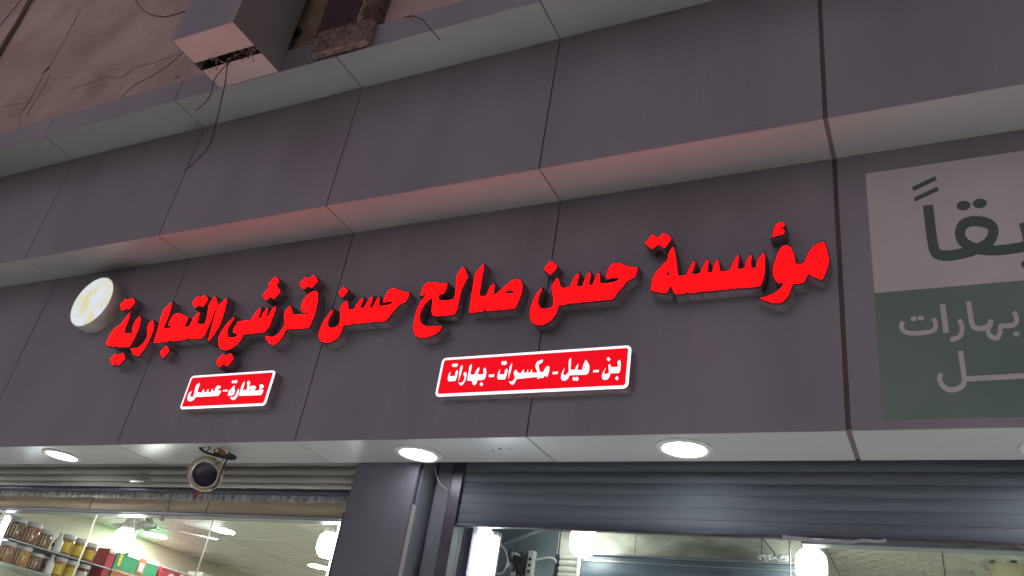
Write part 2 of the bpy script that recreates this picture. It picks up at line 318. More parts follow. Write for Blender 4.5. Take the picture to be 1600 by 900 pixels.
# ---------------------------------------------------------------- red channel letters traced on the plane of the sign
CR = {'a': (1160, 340, 6), 'b': (1000, 355, 7.5), 'c': (820, 390, 6.925), 'd': (640, 400, 6.43), 'e': (480, 430, 7.5),
      'f': (330, 420, 5.622), 'g': (220, 440, 6.431), 'h': (100, 420, 5.625), 'i': (260, 560, 8), 'j': (690, 550, 10), 'k': (830, 540, 10),
      'l': (1200, 225, 4), 'm': (1390, 460, 5.624)}
def pts(s):                       # "crop x,y x,y ... crop x,y ..." to photograph pixels
    out = []
    for tok in s.split():
        if len(tok) == 1: ox, oy, k = CR[tok]
        else:
            x, y = tok.split(','); out.append((ox+float(x)/k, oy+float(y)/k))
    return out
LD = .062
WORDS = [
 ("at the right end of the long sign, hamza mark above",
  ['a 768,225 780,260 800,330 815,410 805,440 790,490 770,540 748,585 720,575 660,548 615,525 600,560 575,605 540,615 475,618 455,660 440,710 410,755 380,785 350,800 290,800 240,785 160,755 215,742 290,715 340,680 370,645 392,612 340,612 310,590 290,545 283,490 300,420 320,360 345,305 380,265 420,258 455,280 480,330 490,380 497,432 540,435 575,430 590,400 610,340 650,285 700,245|a 372,405 390,412 393,428 380,436 364,425|a 690,360 708,366 712,380 700,388 684,378',
   'a 375,38 393,52 397,75 378,90 362,95 352,100 378,108 395,118 392,150 352,160 310,170 275,188 292,150 290,110 305,80 335,52',
   'b 388,225 405,270 418,350 430,440 437,510 445,572 500,568 545,560 560,515 590,455 620,410 638,392 648,405 640,440 620,500 605,550 660,550 705,540 720,495 755,430 795,372 803,400 798,450 785,530 850,525 855,480 865,440 890,400 918,378 925,410 930,470 940,515 1000,515 1055,505 1065,465 1085,420 1120,365 1158,318 1160,350 1150,420 1140,490 1190,488 a 22,470 28,430 50,390 85,345 85,380 80,420 85,472 130,470 132,430 150,385 205,325 212,380 210,450 207,520 195,575 165,640 100,650 0,660 b 1190,708 1085,718 1075,708 1060,720 905,738 893,715 880,742 740,750 722,738 700,758 565,768 545,755 525,772 410,785 395,760 375,710 355,680 335,725 310,770 220,760 125,742 130,690 150,600 175,545 220,490 270,435 310,405 325,380 328,330 350,280|b 328,492 350,520 352,562 315,572 288,570 315,535',
   'b 148,80 205,130 225,120 250,90 285,62 325,90 368,130 345,165 315,205 285,245 240,215 205,200 175,225 140,258 100,225 58,188 100,140']),
 ("second from the right, above the wide box sign's right half",
  ['c 985,145 1040,150 1100,175 1160,188 1222,190 1212,230 1190,295 1140,320 1090,350 1060,400 1010,450 965,520 930,538 770,552 765,540 750,555 635,565 628,555 610,570 495,580 487,568 475,585 362,603 355,640 335,690 300,745 250,785 190,812 140,815 95,800 60,760 52,700 65,620 90,545 125,480 188,415 165,470 145,520 140,570 150,615 185,640 240,640 285,625 312,600 310,540 300,480 288,410 310,360 352,300 370,340 390,410 440,415 490,400 510,350 545,290 585,250 588,270 575,320 555,400 625,395 640,340 670,285 705,240 712,270 700,330 690,385 740,378 750,330 775,280 805,245 810,280 808,330 822,368 900,362 975,350 1010,330 1015,305 960,300 880,320 880,290 890,240 915,190 945,155',
   'c 290,118 322,150 352,180 318,225 275,275 240,245 202,212 245,165']),
 ("third from the right, with two tall strokes",
  ['d 748,80 742,130 728,210 712,300 697,400 770,402 785,360 810,310 852,275 850,320 838,385 870,380 930,330 990,275 1040,240 1085,230 1120,250 1133,290 1128,350 1105,420 1080,480 1055,525 960,535 770,552 755,520 735,555 598,570 608,500 620,400 635,310 650,220 662,175 700,130|d 1000,335 1040,345 1060,360 1030,378 930,382 960,355',
   'd 545,105 560,150 585,210 555,260 530,310 510,370 490,470 478,530 445,585 330,600 238,602 220,560 225,500 235,420 205,425 150,480 115,540 98,600 102,650 130,690 180,708 250,705 330,705 300,745 250,785 180,815 100,822 60,800 40,750 42,680 55,600 80,520 120,450 170,385 150,380 108,405 125,340 155,285 200,262 290,270 380,272 365,330 345,370 300,385 285,415 300,448 380,445 445,435 462,380 465,300 465,225 490,165 525,125']),
 ("third from the left, one dot, over a panel joint",
  ['e 1020,150 1060,165 1120,190 1195,205 1180,260 1140,315 1100,330 1050,370 1000,430 950,490 915,535 780,545 760,535 745,550 665,558 650,548 630,560 545,570 530,560 515,575 425,582 400,650 370,710 320,755 260,785 200,788 155,770 135,725 140,670 165,600 200,530 250,460 305,400 290,440 255,500 235,560 245,600 280,620 330,610 380,580 385,510 388,440 385,390 420,335 465,295 475,340 480,400 550,400 570,360 610,305 658,262 650,300 630,340 615,385 665,385 685,340 720,290 768,245 760,290 740,340 730,378 770,375 790,330 810,290 845,258 842,300 838,355 860,362 930,352 1000,330 1005,310 960,302 890,320 900,280 925,220 965,170',
   'e 437,135 478,180 445,220 408,258 365,210 400,165']),
 ("second from the left, with three dots stacked above",
  ['f 915,192 935,210 935,270 920,350 900,420 875,475 850,520 750,524 660,530 640,560 615,610 580,645 545,672 510,655 485,620 475,592 540,600 590,575 625,530 645,490 640,420 642,385 665,355 695,322 705,360 715,402 780,402 850,400 862,380 810,390 792,365 795,310 820,260 865,212|f 862,275 872,288 860,300 850,288',
   'f 838,70 858,90 905,55 935,105 882,165 850,150 808,180 775,133',
   'f 568,325 560,370 535,430 510,500 470,552 400,562 330,568 280,575 255,625 215,670 170,700 120,715 80,700 60,660 65,610 90,550 140,480 205,420 180,465 150,510 135,560 145,600 185,605 225,595 232,575 190,555 200,520 240,462 350,450 370,420 400,370 440,342 425,390 405,438 440,430 455,390 500,340 490,385 480,430 505,415 525,370',
   'f 567,68 597,102 570,145 580,160 607,195 550,265 520,240 485,278 448,238 495,180 512,172 502,140 530,100',
   'f 105,745 125,768 170,740 195,785 138,858 110,830 68,865 42,820']),
 ("at the left end, beside the round white light",
  ['g 868,165 860,210 840,290 815,370 790,440 740,520 680,600 690,540 715,450 735,370 760,290 800,220 835,190',
   'g 752,148 760,190 775,240 745,285 720,340 700,400 665,480 635,545 605,568 490,575 470,560 448,580 315,598 300,580 270,600 130,615 145,560 165,500 185,430 205,350 235,280 315,207 300,270 275,350 240,425 225,470 300,465 325,435 275,442 300,380 335,330 375,315 415,330 475,362 455,410 430,455 480,455 510,410 525,370 590,305 575,370 560,425 640,428 655,390 670,330 680,250 700,200',
   'g 580,145 605,165 650,135 675,178 620,252 585,232 545,265 515,215',
   'g 262,645 285,690 222,768 192,715 225,675',
   'h 780,452 790,500 775,560 745,630 705,700 655,765 610,755 585,700 650,695 700,655 735,600 730,540 740,490',
   'h 668,415 672,450 655,520 620,600 575,682 470,688 455,665 440,685 370,668 400,590 440,530 500,490 545,430 578,383 570,430 535,520 530,570 600,570 600,520 625,460|h 485,545 500,550 480,570 468,570',
   'h 545,265 570,275 605,255 622,295 570,355 545,345 510,368 490,320',
   'h 460,745 480,760 520,740 535,785 480,848 460,830 430,848 402,800']),
]
for lab, glyphs in WORDS:
    G = [[[(q.x, q.z) for q in (at(x, y, Y2-LD) for x, y in pts(s))] for s in g.split('|')] for g in glyphs]
    cx = sum(p[0] for g in G for p in g[0])/sum(len(g[0]) for g in G)
    wd_ = thing('illuminated_word', 'glowing red Arabic word '+lab, 'sign letters', 'red illuminated words of the long shop sign', (cx, Y2, min(p[1] for g in G for p in g[0])))
    for g in G:
        outer = offset(g[0], .0042)
        bm = prism(bmesh.new(), [outer], Y2-LD+.0105, Y2-.0005)
        b_ = part('letter_body', bm, return_m, wd_)
        tr = obj('edge_trim', prism(bmesh.new(), [outer], Y2-LD+.002, Y2-LD+.010), trim_m); tr.parent = b_
        g = [offset(g[0], -.0028)]+[offset(h, .0016) for h in g[1:]]
        f_ = obj('letter_face', prism(bmesh.new(), g, Y2-LD-.001, Y2-LD+.0019), red_face, None, fix=False); f_.parent = b_
# ---------------------------------------------------------------- round light sign
cL, cR_ = at(109, 470, Y2-.085), at(176, 462, Y2-.085)
tp, bt = at(162, 431, Y2-.085), at(124, 510, Y2-.085)
cc = at(143, 471, Y2-.085); rad = .176
disc = thing('round_light_box', 'round white glowing light box at the left end of the red lettering', 'light box', loc=(cc.x, Y2, cc.z))
Rx = Matrix.Rotation(math.radians(90), 4, 'X')      # lathe axis towards the street
bm = lathe(bmesh.new(), [(rad-.002, 0), (rad, .004), (rad, .082), (rad-.004, .0855), (rad-.007, .084)], 48, T((cc.x, Y2-.0005, cc.z)) @ Rx)
part('rim', bm, vary(mat('pale_metal_rim', (.4, .38, .34), .5), (.36, .34, .30), (.44, .42, .38), 8, 3), disc, True)
dm = mat('milky_diffuser', (.2, .2, .2), .35)
b_ = dm.node_tree.nodes['Principled BSDF']; g_ = nd(dm, 'ShaderNodeNewGeometry'); n_ = nd(dm, 'ShaderNodeTexNoise'); n_.inputs['Scale'].default_value = 9
r_ = nd(dm, 'ShaderNodeValToRGB'); lk(dm, g_.outputs['Position'], n_.inputs['Vector']); lk(dm, n_.outputs['Fac'], r_.inputs[0])
r_.color_ramp.elements[0].position = .38; r_.color_ramp.elements[0].color = (.45, .42, .22, 1); r_.color_ramp.elements[1].position = .58; r_.color_ramp.elements[1].color = (.44, .48, .54, 1)
lk(dm, r_.outputs[0], b_.inputs['Emission Color']); b_.inputs['Emission Strength'].default_value = 1.5
bm = lathe(bmesh.new(), [(0, .084), (rad-.02, .084), (rad-.0075, .0825)], 48, T((cc.x, Y2-.0005, cc.z)) @ Rx)
part('diffuser', bm, dm, disc)
# ---------------------------------------------------------------- two small box signs
def rrect(x0, x1, z0, z1, r, n=6):
    out = []
    for cx, cz, a0 in ((x1-r, z1-r, 0), (x0+r, z1-r, 90), (x0+r, z0+r, 180), (x1-r, z0+r, 270)):
        for k in range(n+1):
            a = math.radians(a0+90*k/n); out.append((cx+r*math.cos(a), cz+r*math.sin(a)))
    return out
def boxsign(x0, x1, z0, z1, label, glyphs):
    t = thing('box_sign', label, 'sign', 'small red and white lit box signs', ((x0+x1)/2, Y2, z0))
    yf = Y2-.06
    part('casing', prism(bmesh.new(), [rrect(x0+.002, x1-.002, z0+.002, z1-.002, .018)], yf+.004, Y2-.0005), return_m, t)
    o = part('white_border', bmesh.new(), white_face, t); bm = prism(bmesh.new(), [rrect(x0, x1, z0, z1, .02)], yf, yf+.0038); bm.to_mesh(o.data); bm.free()
    o = part('red_panel', bmesh.new(), red_print, t); bm = prism(bmesh.new(), [rrect(x0+.0115, x1-.0115, z0+.0115, z1-.0115, .009)], yf-.0015, yf-.0002); bm.to_mesh(o.data); bm.free()
    for g in glyphs:
        ps = [[(q.x, q.z) for q in (at(x, y, yf-.003) for x, y in pts(s))] for s in g.split('|')]
        ps = [offset(p, -.0014 if k == 0 else .0005) for k, p in enumerate(ps)]
        o = part('white_letter', bmesh.new(), white_face, t); bm = prism(bmesh.new(), ps, yf-.003, yf-.0017); bm.to_mesh(o.data); bm.free()
boxsign(-3.463, -2.887, CAMZ+1.283, CAMZ+1.469, 'smaller red box sign with a white glowing edge, under the left words', [
 'i 412,300 418,325 400,370 385,420 440,425 455,395 472,380 470,420 500,420 510,390 530,378 522,420 555,418 562,388 582,376 580,410 600,405 610,370 635,340 665,335 680,350 670,375 640,380 650,395 685,400 670,440 640,470 560,475 360,485 345,515 300,540 265,530 258,495 275,440 320,400 300,450 300,475 330,480 345,440 355,380 375,330',
 'i 710,390 770,390 762,415 700,415',
 'i 855,330 850,370 858,400 850,440 820,465 770,470 765,450 785,400 815,370|i 812,400 818,425 800,432',
 'i 830,268 850,278 880,265 890,288 865,315 840,305 825,318 812,297',
 'i 905,370 908,420 890,470 860,510 830,525 800,505 795,480 840,482 868,450 885,400',
 'i 980,285 975,330 950,395 1000,390 1010,340 1005,300 1030,272 1050,300 1030,345 1080,338 1110,340 1120,365 1100,400 1150,400 1165,370 1160,330 1195,318 1218,340 1210,370 1180,375 1215,395 1200,430 1180,460 1050,465 905,470 915,420 935,350 955,305|i 1028,398 1050,382 1062,396 1038,408'])
boxsign(-1.925, -1.050, CAMZ+1.288, CAMZ+1.472, 'wide red box sign with a white glowing edge, under the right words', [
 # bun
 'k 1385,215 1402,250 1400,320 1395,380 1375,430 1240,435 1225,490 1190,530 1150,540 1110,525 1098,480 1110,430 1165,340 1160,370 1140,420 1150,440 1180,438 1212,420 1205,350 1200,310 1232,275 1248,330 1345,330 1350,300 1340,260 1365,225',
 'k 1205,170 1242,212 1210,252 1168,212', 'k 1340,465 1372,505 1338,550 1305,512',
 'k 968,380 1062,375 1058,415 960,422',
 # hayl
 'k 850,212 885,255 912,310 910,370 895,430 860,455 600,465 580,510 545,545 510,552 475,540 460,500 470,430 522,340 510,400 500,440 520,462 560,440 582,400 580,320 585,230 620,180 625,260 615,370 680,375 700,320 742,270 735,320 722,375 790,378 810,300|k 832,322 842,335 832,352 820,345|k 872,345 880,358 870,364',
 'k 665,480 690,498 718,478 748,515 715,560 690,540 662,558 635,520',
 'k 335,405 420,402 418,445 325,450',
 # mukassarat
 'k 185,210 182,255 115,300 135,400 180,415 200,380 230,330 270,312 288,330 285,390 270,440 250,495 230,485 210,470 190,505 125,512 115,495 100,510 j 1510,410 1500,390 1170,425 1150,470 1125,505 1095,515 1065,495 1045,455 1090,460 1130,430 1140,400 1125,350 1130,300 1165,270 1190,320 1240,325 1255,295 1290,260 1285,320 1320,320 1335,285 1355,262 1350,318 1385,315 1395,280 1410,262 1418,318 1490,318 1480,275 1462,240 1465,200 1485,155 1530,130|k 238,380 246,390 238,402 230,392',
 'j 1100,165 1102,210 1085,290 1060,370 1038,430 1042,380 1045,300 1060,230 1080,190',
 'j 1020,245 1032,300 1015,370 990,430 880,432 865,390 880,320 915,262 910,310 905,345 975,345 985,290',
 'j 955,130 975,148 1000,130 1028,168 990,210 965,195 945,208 925,175',
 'j 738,350 828,345 820,388 730,396',
 # baharat
 'j 685,235 702,300 695,370 672,420 640,440 560,440 545,490 510,525 480,505 470,450 395,452 405,370 425,270 430,220 470,180 470,240 450,350 510,350 530,300 560,255 595,230 590,270 565,345 645,345 655,310 648,270|j 548,305 556,320 545,335 538,322|j 518,430 530,440 520,455 510,445',
 'j 622,465 655,500 620,542 588,505',
 'j 375,300 392,340 385,400 365,460 330,510 305,528 275,510 258,465 310,480 340,450 355,400 335,340',
 'j 325,195 330,240 310,320 285,400 260,455 268,380 275,300 290,230',
 'j 245,270 258,310 240,390 215,455 105,460 90,420 105,350 140,295 135,340 130,375 205,370 215,310',
 'j 190,170 208,185 235,168 262,198 225,240 200,228 180,240 152,208'])
# ---------------------------------------------------------------- printed banner on the right
ban = thing('printed_banner', 'flat green and white printed board right of the red letters', 'board', loc=tuple(at(1386, 655, Y2)))
wv = vary(mat('white_banner_print', (.6, .55, .55), .5), (.68, .645, .65), (.76, .72, .725), 2, 5)
gv = vary(mat('green_banner_print', (.2, .3, .27), .5), (.17, .265, .23), (.215, .31, .27), 2, 5)
x0 = (at(1348, 272, Y2-.003).x+at(1386, 655, Y2-.003).x)/2; zt = (at(1348, 272, Y2-.003).z+at(1600, 235, Y2-.003).z)/2
zm = at(1366, 458, Y2-.003).z; zb = (at(1386, 655, Y2-.003).z+at(1600, 650, Y2-.003).z)/2
part('white_field', bx(x0, 1.9, Y2-.003, Y2-.0003, zm, zt), wv, ban)
part('green_field', bx(x0, 1.9, Y2-.003, Y2-.0003, zb, zm-.0003), gv, ban)
cnt = [0]
def stroke(crop, ps, wpx, m, smooth=5, name='printed_letter'):
    ox, oy, k = CR[crop]; P = [Vector((ox+x/k, oy+y/k, 0)) for x, y in ps]
    if smooth: P = spline(P, smooth)
    L, R = [], []
    for i, p in enumerate(P):
        t = (P[min(i+1, len(P)-1)]-P[max(i-1, 0)]).normalized(); n = Vector((-t.y, t.x, 0))*wpx/2
        L.append(p+n); R.append(p-n)
    cnt[0] += 1; y0 = Y2-.0036-.0003*(cnt[0] % 4); bm = bmesh.new()
    A = [[bm.verts.new(at(q.x, q.y, y0)) for q in (l, r)] for l, r in zip(L, R)]
    for u, v in zip(A[:-1], A[1:]): bm.faces.new((u[0], u[1], v[1], v[0]))
    for f in bm.faces:
        f.normal_update()
        if f.normal.y > 0: f.normal_flip()
    r = bmesh.ops.extrude_face_region(bm, geom=bm.faces[:])
    for v in r['geom']:
        if isinstance(v, bmesh.types.BMVert): v.co.y = Y2-.0031
    return part(name, bm, m, ban)
def dot(crop, x, y, rx, ry, m, ang=0):
    ox, oy, k = CR[crop]; cnt[0] += 1; y0 = Y2-.0036-.0003*(cnt[0] % 4)
    P = []
    for i in range(18):
        a = 2*math.pi*i/18; u, v = rx*math.cos(a), ry*math.sin(a)
        q = at(ox+(x+u*math.cos(ang)-v*math.sin(ang))/k, oy+(y+u*math.sin(ang)+v*math.cos(ang))/k, y0); P.append((q.x, q.z))
    part('printed_dot', prism(bmesh.new(), [P], y0, Y2-.0031), m, ban)
GT = vary(mat('dark_green_ink', (.07, .14, .1), .5), (.085, .14, .115), (.10, .165, .135), 3, 4); WT = wv
stroke('l', [(905, 282), (1050, 212)], 6.6, GT, 0); stroke('l', [(915, 348), (1062, 278)], 6.6, GT, 0)
stroke('l', [(1000, 382), (1006, 440), (1018, 540), (1032, 630), (1050, 680), (1100, 697), (1180, 690), (1260, 672), (1340, 640), (1390, 600), (1410, 545), (1395, 510), (1360, 490), (1312, 482)], 16, GT, 4)
stroke('l', [(1316, 482), (1260, 485), (1215, 510), (1200, 560), (1220, 610), (1275, 645), (1350, 662), (1440, 664), (1540, 652), (1600, 640), (1625, 610), (1618, 560), (1600, 490)], 16, GT, 4)
dot('l', 1222, 385, 44, 30, GT, -.1); dot('l', 1324, 371, 45, 30, GT, -.1); dot('l', 1622, 750, 40, 28, GT, -.1)
stroke('m', [(115, 238), (105, 285), (130, 325), (200, 342), (300, 336), (375, 320), (405, 285), (398, 240), (385, 208)], 7.2, WT)
dot('m', 212, 214, 27, 21, WT); dot('m', 274, 207, 27, 21, WT)
stroke('m', [(465, 85), (480, 200), (497, 337)], 9, WT); stroke('m', [(612, 220), (635, 280), (630, 345), (600, 380), (535, 400)], 7.5, WT)
stroke('m', [(693, 62), (710, 180), (730, 270), (775, 297), (840, 290), (880, 260), (890, 222)], 8.2, WT)
stroke('m', [(895, 250), (865, 310), (880, 360), (935, 385), (960, 360), (972, 320), (975, 280), (1010, 275), (1080, 270), (1115, 240), (1110, 190), (1092, 152)], 7.5, WT)
dot('m', 1115, 346, 28, 23, WT)
stroke('m', [(622, 495), (640, 620), (655, 730), (645, 795), (590, 832), (520, 835), (465, 800), (440, 745), (452, 695)], 8, WT)
stroke('m', [(660, 742), (800, 735), (1000, 725), (1180, 715), (1350, 706)], 8.2, WT, 0)
stroke('m', [(1350, 706), (1365, 640), (1362, 610)], 8.2, WT, 0)
# ---------------------------------------------------------------- recessed downlights
def downlight(x, y, lab):
    t = thing('downlight', lab, 'downlight', 'round downlights in the lower soffit', (x, y, Z2))
    n = 40
    part('trim_ring', lathe(bmesh.new(), [(.082, -.0035), (.088, -.009), (.098, -.010), (.108, -.006), (.112, -.0002), (.082, -.0002), (.082, -.0035)], n, T((x, y, Z2))), white_trim, t, True)
    part('diffuser', lathe(bmesh.new(), [(0, -.012), (.05, -.0105), (.084, -.006)], n, T((x, y, Z2))), lamp_white, t, True)
    sl = bpy.data.lights.new('downlight_beam', 'SPOT'); sl.energy = SPOT; sl.color = (.93, .95, 1); sl.spot_size = math.radians(64); sl.spot_blend = 1; sl.shadow_soft_size = .07
    so = bpy.data.objects.new('downlight_beam', sl); C.objects.link(so); so.parent = t; so.location = (0, -.03, -.02); so.rotation_euler = (math.radians(-14), 0, 0)
dl = [(-6.98, 3.03), (-5.76, 3.03), (1.565, 3.03), (2.785, 3.03), (-4.545, 3.015), (-2.115, 3.05), (-.878, 3.02), (.345, 3.045)]
labs = ['farthest left round downlight, beyond the picture edge', 'round downlight just beyond the left picture edge', 'round downlight just beyond the right picture edge', 'farthest right round downlight, beyond the picture edge', 'leftmost lit round downlight in the soffit, near the left edge', 'lit round downlight in the soffit above the dark pillar', 'brightest lit round downlight, over the rolled shutter, right of middle', 'round downlight cut off by the right edge of the picture']
for (x, y), l in zip(dl, labs): downlight(x, y, l)
# small leftover screw holes
for px, py in ((770.5, 704), (781, 701), (796, 700.5)):
    q = atz(px, py, Z2)
    part('screw_hole', lathe(bmesh.new(), [(0, -.0015), (.004 if px != 781 else .0065, -.0012), (.004 if px != 781 else .0065, 0)], 10, T(q)), dark_gap, clad)
# broken downlight dangling on its wires
hc = at(320, 741, 2.98)
ax = (Vector((0, 0, CAMZ))-hc).normalized(); ax = (ax+Vector((-.25, -.1, -.25))).normalized()
q = ax.to_track_quat('Z', 'Y').to_matrix().to_4x4()
hd = thing('dangling_downlight', 'broken unlit downlight dangling by black wires from the soffit', 'downlight', loc=tuple(hc))
brass = vary(mat('dull_cream_metal', (.42, .38, .26), .4, .3), (.36, .32, .2), (.5, .46, .33), 30, 3)
part('ring', lathe(bmesh.new(), [(.058, .0), (.062, .008), (.072, .006), (.078, -.004), (.076, -.02), (.066, -.03), (.058, -.03), (.056, 0), (.058, 0)], 40, T(hc) @ q @ Matrix.Scale(1.16, 4)), brass, hd, True)
part('inner_cup', lathe(bmesh.new(), [(.0, -.03), (.045, -.028), (.0575, -.006)], 40, T(hc) @ q @ Matrix.Scale(1.16, 4)), vary(mat('dark_lamp_back', (.05, .05, .07), .4, .3), (.035, .035, .05), (.06, .06, .08), 20, 3), hd, True)
part('chrome_edge', lathe(bmesh.new(), [(.0535, .002), (.0555, .0065), (.0585, .0065), (.0588, .001)], 40, T(hc) @ q @ Matrix.Scale(1.16, 4)), mat('chrome_edge', (.7, .7, .7), .15, 1), hd, True)
def w3(name, label, P, r, m=black): return tag(obj(name, tube(bmesh.new(), spline(P, 6), r, 6), m, smooth=True), label, 'cable')
hole = atz(350, 712, Z2)
part('cable_hole', lathe(bmesh.new(), [(0, -.002), (.05, -.002), (.052, 0)], 24, T(hole)), dark_gap, clad)
W = lambda px, py, Y: at(px, py, Y)
w3('cable_bundle', 'thick black cable bundle looping out of the soffit hole above the dangling downlight', [W(312, 699, 2.93), W(318, 705, 2.93), W(330, 710, 2.93), W(345, 714, 2.93), W(360, 717, 2.93), W(368, 715, 2.95), W(358, 708, 2.99)], .0065)
w3('black_wire', 'upper black wire arching across the soffit hole', [W(312, 701, 2.93), W(322, 698, 2.93), W(328, 700, 2.92), W(322, 706, 2.93)], .003)
w3('black_wire', 'short black wire crossing the pale gap left of the orange connector', [W(336, 699, 2.96), W(335, 706, 2.93), W(333, 712, 2.92)], .003)
w3('black_wire', 'black wire running from the cable bundle down the right rim of the dangling downlight', [W(355, 717, 2.93), W(349, 730, 2.93), W(344, 742, 2.94), W(342, 752, 2.95), W(337, 760, 2.95), W(330, 764, 2.95)], .0042)
w3('black_wire', 'black wire reaching from the cable bundle to the left inside the dangling ring', [W(350, 718, 2.93), W(340, 724, 2.92), W(330, 727, 2.92), W(322, 732, 2.93)], .0022)
tag(obj('cable_connector', tube(bmesh.new(), [W(341, 702, 2.94), W(346, 706, 2.94), W(352, 709, 2.94)], [.008, .013, .007], 8), mat('orange_plastic', (.35, .13, .04), .5), smooth=True), 'small orange connector in the middle of the black cables', 'connector')
tag(obj('red_tag', rough_box(W(305, 770, 2.97).x, W(310, 770, 2.97).x, 2.968, 2.972, W(307, 778, 2.97).z, W(307, 766, 2.97).z, 2, 4, .0012), mat('red_tape', (.3, .06, .05), .6)), 'scrap of red tape hanging under the dangling downlight ring', 'tape')
# ---------------------------------------------------------------- left bay: shutter housing, strip, board
lx0, lx1 = -8.5, -2.545
hs = thing('shutter_housing', 'beige-grey horizontal slats above the left shop window', 'shutter')
zz = [CAMZ+v for v in (1.20, 1.135, 1.09, 1.05, 1.022)]
def slat(bm, x0, x1, y, z0, z1, dep=.012, n=6):
    prof = [(y+.01, z1)]+[(y-dep*math.sin(math.pi*k/n), z1+(z0-z1)*k/n) for k in range(n+1)]+[(y+.01, z0)]
    A = [bm.verts.new((x0, a, b)) for a, b in prof]; B = [bm.verts.new((x1, a, b)) for a, b in prof]
    for k in range(len(prof)-1): bm.faces.new((A[k], A[k+1], B[k+1], B[k]))
    bm.faces.new(A); bm.faces.new(B[::-1]); return bm
for k in range(4):
    obj('slat', slat(bmesh.new(), lx0, lx1, 3.25+.01*k, zz[k+1]+.0015, zz[k], .006), shut_b, hs)
obj('bottom_bar', bx(lx0, lx1, 3.30, 3.36, CAMZ+1.006, zz[4]-.001, bev=.003), steel_dark, hs)
tag(obj('handle_plate', bx(at(207, 752, 3.25).x, at(228, 752, 3.25).x, 3.235, 3.262, at(215, 755, 3.25).z, at(215, 751.5, 3.25).z, bev=.0015), mat('bright_metal', (.6, .6, .6), .25, .9)), 'small bright metal handle on the left slats near the dangling downlight', 'handle')
bm = bmesh.new(); prev = None; rr = random.Random(11); N = 700
for i in range(N+1):
    x = -5.9+(3.33)*i/N; col_ = []
    a = rr.uniform(-.006, .006)
    for k, z in enumerate((1.04, 1.015, .99, .972+rr.uniform(-.004, .006))):
        col_.append(bm.verts.new((x+rr.uniform(-.002, .002), 3.35+a*(1-.2*k)+rr.uniform(-.004, .004), CAMZ+z)))
    if prev:
        for k in range(3): bm.faces.new((prev[k], prev[k+1], col_[k+1], col_[k]))
    prev = col_
r = bmesh.ops.extrude_face_region(bm, geom=bm.faces[:])
for v in r['geom']:
    if isinstance(v, bmesh.types.BMVert): v.co.y += .0015
tag(obj('plastic_strip', bm, film), 'torn crumpled plastic strip hanging along the top of the left shop window', 'plastic strip')
win = thing('shop_window', 'glazed left shop window with tan head board and grey rail', 'window')
obj('head_board', bx(-5.9, -2.62, 3.40, 3.42, CAMZ+.916, CAMZ+1.05), wood, win)
bm = bx(-5.9, -2.62, 3.398, 3.47, CAMZ+.893, CAMZ+.9145, bev=.003); box(bm, -5.9, -2.62, 3.385, 3.3975, CAMZ+.899, CAMZ+.907)
obj('head_rail', bm, steel_grey, win)
gx = [-5.62, -4.635, -3.662, -2.66]
for a, b in zip(gx[:-1], gx[1:]):
    obj('glass_pane', bx(a+.0035, b-.0035, 3.446, 3.452, .1, CAMZ+.8925), glass, win)
joint_glint = mat('glint_glass_joint', (.95, .95, .85), .2)  # near-white colour stands for lights reflecting in the glass edges
for a in gx[1:-1]: obj('glass_joint', bx(a-.0032, a+.0032, 3.4455, 3.4525, .1, CAMZ+.8928), joint_glint, win)
for a in gx[1:-1]: obj('board_joint', bx(a-.025, a-.021, 3.3985, 3.40, CAMZ+.916, CAMZ+.985), dark_gap, win)
obj('side_frame', bx(-5.72, -5.60, 3.36, 3.48, 0.02, CAMZ+1.0, bev=.004), steel_dark, win)
obj('side_frame', bx(-2.66, -2.605, 3.30, 3.47, 0.02, CAMZ+.915, bev=.004), steel_dark, win)
obj('frame_post', bx(-2.6045, -2.56, 3.25, 3.46, 0.02, CAMZ+.945, bev=.003), steel_dark, win)
obj('sill', bx(-5.9, -2.56, 3.38, 3.55, .02, .098, bev=.004), steel_grey, win)
o = tag(obj('tape_strip', bx(at(262, 780, 3.396).x, at(268, 780, 3.396).x, 3.394, 3.3975, CAMZ+.86, CAMZ+.985), vary(mat('frosted_tape', (.5, .5, .47), .5), (.4, .4, .36), (.62, .62, .58), 50, 4)), 'short frosted strip of tape crossing the tan board at the window top', 'tape')
# ---------------------------------------------------------------- pillar between the shops
pil = thing('pillar', 'dark grey clad pillar between the two shop windows', 'pillar')
obj('front_face', bx(-2.542, -2.183, 3.172, 3.187, 0, Z2-.001), pillar_m, pil)
obj('core', bx(-2.538, -2.20, 3.189, 3.60, 0, Z2+.15), steel_dark, pil)
obj('lit_edge_strip', bx(-2.1985, -2.184, 3.188, 3.222, 0, CAMZ+.93, bev=.003), pillar_lit, pil)  # paler strip paints in the light that neighbouring lamps throw on this edge
obj('side_face', bx(-2.1985, -2.186, 3.2225, 3.34, 0, Z2+.15), vary(mat('blue_grey_side', (.16, .17, .2), .5), (.19, .21, .25), (.24, .26, .3), 4, 4), pil)
obj('return_panel', bx(-2.184, -2.0, 3.34, 3.36, 0, Z2+.15), steel_dark, pil)
sg = vary(mat('blue_grey_jamb', (.16, .17, .2), .5), (.14, .15, .18), (.2, .21, .24), 4, 4)
obj('jamb', bx(-2.145, -2.065, 3.29, 3.339, 0, Z2+.15, bev=.004), sg, pil)
for nm, lb, P in (('thin_wire', 'thin pale wire curling down beside the soffit above the pillar right side', [(679, 728, 3.22), (682, 742, 3.22), (688, 756, 3.22), (699, 765, 3.22)]), ('thin_wire', 'thin pale wire hooking out of the soffit edge left of the pillar top', [(560, 730, 3.16), (557, 737, 3.16), (550, 742, 3.16)])):
    wire(nm, lb, 'wire', P, .0016, mat('pale_wire', (.3, .31, .34), .5))
